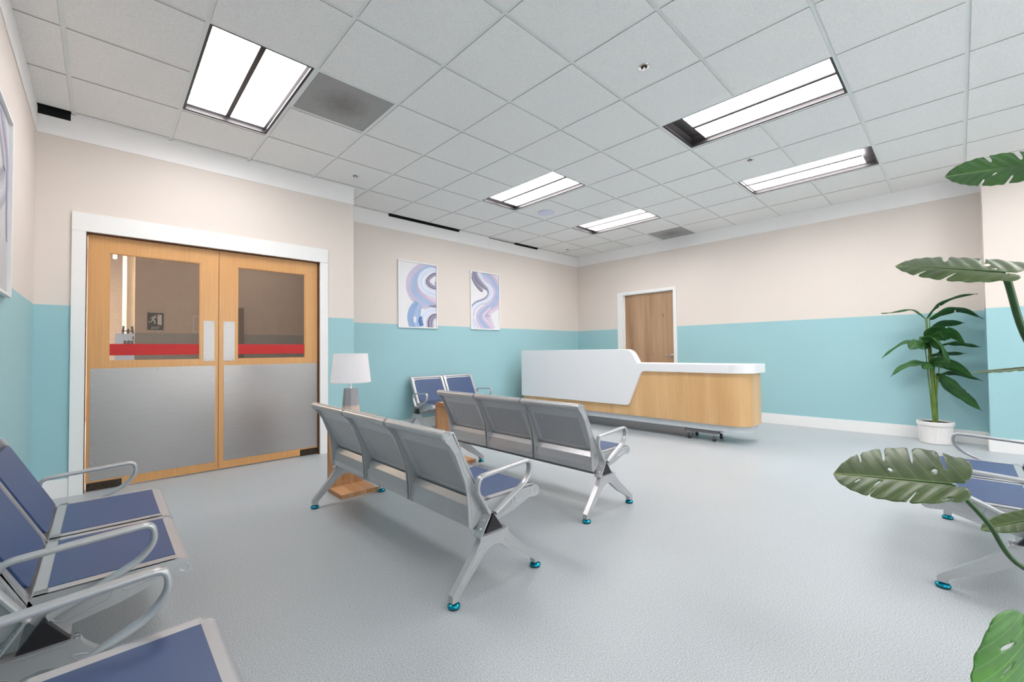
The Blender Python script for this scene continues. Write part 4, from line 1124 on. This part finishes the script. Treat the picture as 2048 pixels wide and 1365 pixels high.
MC = Vector((1.80, -.36, .42))       # crown of the short trunk
MB().lathe([(.001, .0), (.15, .0), (.17, .02), (.195, .30), (.195, .315), (.18, .315), (.178, .29)], seg=40).build('pot', POTWHITE, mon, smooth=40)
MB().lathe([(.178, .27), (.178, .285)], seg=30).build('soil', SOIL, mon)
MB().tube([(0, 0, .27), (.01, .0, .34), (0, .005, .42), (-.005, .01, .50)], [.022, .02, .018, .012], 10).build('trunk', PETIOLE, mon, smooth=60)
def mleaf(mats, base, tip, side, **k): return monstera_leaf(mon, mats, base, tip, side, **k)
DK = (LEAF_DARK, LEAF_BRIGHT); BR = (LEAF_BRIGHT, LEAF_BRIGHT)
# big leaf stretched out over the floor, tip to the left
mleaf(DK, (1.550, .021, .752), (1.577, .268, .728), (.88, -.09, .47), width=.98, side_scale=(1.2, .74), droop=.02, fold=.24, wdroop=.24,
      cuts=([(.12, .62, .03), (.38, .56, .026), (.62, .50, .026), (.82, .42, .02)], [(.30, .5, .012), (.62, .45, .010)]),
      holes=[(.17, .14, .034, .024, .3), (.14, .50, .030, .018, .5), (-.10, .58, .05, .010, 2.7), (-.09, .76, .045, .009, 2.7), (-.24, .02, .035, .016, 2.0)],
      via=[(1.74, -.25, .50), (1.617, -.094, .561), (1.580, -.036, .666)])
# upper leaf at eye height with long open fingers
mleaf(DK, (1.648, -.085, 1.285), (1.676, .122, 1.342), (.90, -.05, .46), width=1.2, side_scale=(1.1, .5), droop=.02, fold=.10, wdroop=.22,
      cuts=([(.30, .66, .035), (.64, .62, .05)], [(.45, .6, .03), (.72, .55, .03)]), holes=[(.24, .20, .06, .028, .3), (.10, .10, .03, .012, .2)],
      via=[(1.79, -.30, .75), (1.716, -.135, 1.07)], pr=.0075, nearcurl=.12)
# top leaf, seen from below
mleaf(BR, (1.694, -.150, 1.555), (1.700, .013, 1.585), (.95, -.03, -.22), width=1.0, droop=.06, fold=.10, wdroop=.18,
      cuts=([(.30, .5, .03), (.6, .4, .03)], [(.25, .6, .05), (.55, .5, .04)]), holes=[(.15, .45, .05, .015, .4)], via=[(1.81, -.33, .9), (1.79, -.25, 1.30)])
# bright low leaf hanging towards the lens
mleaf(BR, (1.003, -.058, .682), (.985, -.058, .500), (.90, -.42, .0), width=1.15, droop=.10, fold=.10, wdroop=.25, cuts=([], []),
      holes=[(-.25, .14, .085, .020, 2.9), (-.24, .32, .085, .018, 2.55), (-.18, .50, .09, .018, 2.25), (.22, .14, .08, .02, .3), (.22, .34, .08, .02, .6)], via=[(1.62, -.30, .60), (1.30, -.18, .72)])
mleaf(DK, (1.60, -.140, 1.052), (1.608, -.020, 1.034), (.95, .0, .02), width=1.0, droop=.01, fold=.03, wdroop=.06, cuts=([(.5, .5, .04)], [(.4, .5, .04), (.7, .5, .04)]), via=[(1.80, -.30, .8)], pr=.003)
mleaf(DK, (1.80, -.160, .655), (1.750, -.028, .600), (.85, .3, .45), width=.45, droop=.04, fold=.3, wdroop=.3, via=[(1.84, -.26, .6)], pr=.004)

def palm_leaf(parent, pts, width, tilt=.0, seed=1, tears=2):
    """long arching leaf along world points; width across, pleated along the midrib"""
    rnd = random.Random(seed)
    P = smoothpath(pts, 8); k = len(P); mb = MB(); rows = []
    for i, p in enumerate(P):
        t = i/(k-1); tn = (P[min(i+1, k-1)]-P[max(i-1, 0)]).normalized()
        up = Vector((0, 0, 1)); sd = tn.cross(up)
        if sd.length < .05: sd = Vector((0, 1, 0))
        sd.normalize(); nn = sd.cross(tn)
        sd = (sd*cos(tilt)+nn*sin(tilt)); nn = sd.cross(tn)
        w = width*.5*max(.02, sin(pi*min(1, t*.96+.03)**.8))**.8
        if t > .93: w *= max(.12, (1-t)/.07)
        row = []
        for c in (-1, -.66, -.33, 0, .33, .66, 1):
            e = 1+(.035*sin(i*.9+c*3+seed))*(abs(c) > .9)
            q = p + sd*(c*w*e) + nn*(-.32*w*c*c + .20*w*abs(c)*0 + .004*sin(i*.5+c*2))
            row.append(tuple(q))
        rows.append(row)
    mb.v = [q for r_ in rows for q in r_]
    torn = {(rnd.randint(k//3, k-5), rnd.choice((0, 5))) for _ in range(tears)}
    for i in range(k-1):
        for j in range(6):
            if (i, j) in torn: continue
            mb.f.append((i*7+j, i*7+j+1, i*7+j+8, i*7+j+7)); mb.m.append(0)
            u = lambda jj: (jj-3)/6
            mb.uv.append([(u(j), i/k), (u(j+1), i/k), (u(j+1), (i+1)/k), (u(j), (i+1)/k)])
    o = mb.build('leaf', LEAF_PALM, parent, smooth=80)
    o.matrix_parent_inverse = Matrix.Translation(-parent.location)
    so = o.modifiers.new('thickness', 'SOLIDIFY'); so.thickness = .0012; so.offset = 0
    return o
BPL = Vector((6.895, .215, 0))
bop = empty('potted_palm', BPL); tag(bop, 'tall broad-leaved potted plant in fluted white pot in the back right corner', 'potted plant')
flute = lambda r, z, a: r-(.006*(1-abs(cos(a*14))**.7) if .02 < z < .205 and r > .14 else 0)
MB().lathe([(.001, .0), (.130, .0), (.138, .008), (.140, .03), (.148, .19), (.149, .20), (.1585, .208), (.160, .215), (.160, .245), (.157, .250), (.148, .250), (.146, .225), (.001, .222)], seg=168, mod=flute).build('pot', POTWHITE, bop, smooth=30)
MB().lathe([(.1455, .224), (.12, .236), (.05, .240), (.001, .238)], seg=30).build('soil', SOIL, bop)
def bp(a, z, dx=0.0):
    """a: metres to the right as seen from the doors, z height; the crown spreads along the wall"""
    y = .215 - a/1.41
    zz = 1.1+(z-1.1)*(1-(a if a > 0 else a*.9)*.105)
    return Vector((6.895+dx, y, zz))
LV = [([(-.074, 1.43), (-.20, 1.53), (-.33, 1.53), (-.527, 1.500), (-.621, 1.492)], .075, 0, -.02, 1),
      ([(-.057, 1.43), (.02, 1.54), (.131, 1.621), (.33, 1.69), (.519, 1.707)], .07, .3, .02, 2),
      ([(-.027, 1.42), (.09, 1.50), (.225, 1.545), (.39, 1.525), (.554, 1.421)], .13, .35, .02, 3),
      ([(-.10, 1.255), (.0, 1.33), (.131, 1.386), (.25, 1.385), (.366, 1.374)], .13, .5, .07, 4),
      ([(-.05, 1.19), (.03, 1.25), (.12, 1.275), (.26, 1.25), (.372, 1.12)], .17, .8, -.10, 5),
      ([(-.04, 1.20), (-.08, 1.20), (-.139, 1.14)], .10, .6, -.06, 14),
      ([(-.022, 1.151), (-.20, 1.175), (-.35, 1.163), (-.527, 1.063), (-.627, .975)], .09, .25, -.02, 6),
      ([(-.03, 1.13), (.03, 1.155), (.10, 1.13), (.16, 1.05), (.19, .912)], .21, .8, -.18, 7),
      ([(-.03, 1.13), (-.12, 1.15), (-.20, 1.13), (-.262, 1.07)], .14, .7, -.14, 15),
      ([(.10, 1.12), (.20, 1.15), (.296, 1.145), (.42, 1.12), (.531, 1.088)], .08, .4, .10, 8),
      ([(-.057, .99), (.04, 1.025), (.131, 1.033), (.25, 1.03), (.366, 1.016)], .10, .4, .05, 9),
      ([(-.04, .88), (-.14, .935), (-.26, .93), (-.409, .869), (-.515, .763)], .12, .35, -.08, 10),
      ([(.0, .90), (.08, .93), (.18, .925), (.319, .857), (.448, .74)], .16, .8, -.12, 11),
      ([(.01, .90), (-.05, .90), (-.12, .85)], .10, .7, -.10, 16),
      ([(.031, .760), (.12, .805), (.225, .810), (.39, .763), (.531, .699)], .10, .35, .04, 12),
      ([(.029, .785), (.14, .735), (.281, .613), (.41, .49), (.51, .361)], .16, .75, -.06, 13)]
for pts, w, tilt, dx, sd in LV:
    q = [bp(a, z, dx*(i/(len(pts)-1))**.8) for i, (a, z) in enumerate(pts)]
    palm_leaf(bop, q, w*1.35, tilt, sd, 1)
    foot = Vector((6.895+.018*sin(sd*2.1), .215+.018*cos(sd*1.7), .235))
    top = q[0]
    st_ = MB().tube([foot, foot*.6+top*.4+Vector((0, 0, .0)), foot*.25+top*.75, top, q[0]*.5+q[1]*.5], [.0065, .006, .005, .0045, .003], 8).build('stem', STEMG, bop, smooth=60)
    st_.matrix_parent_inverse = Matrix.Translation(-bop.location)
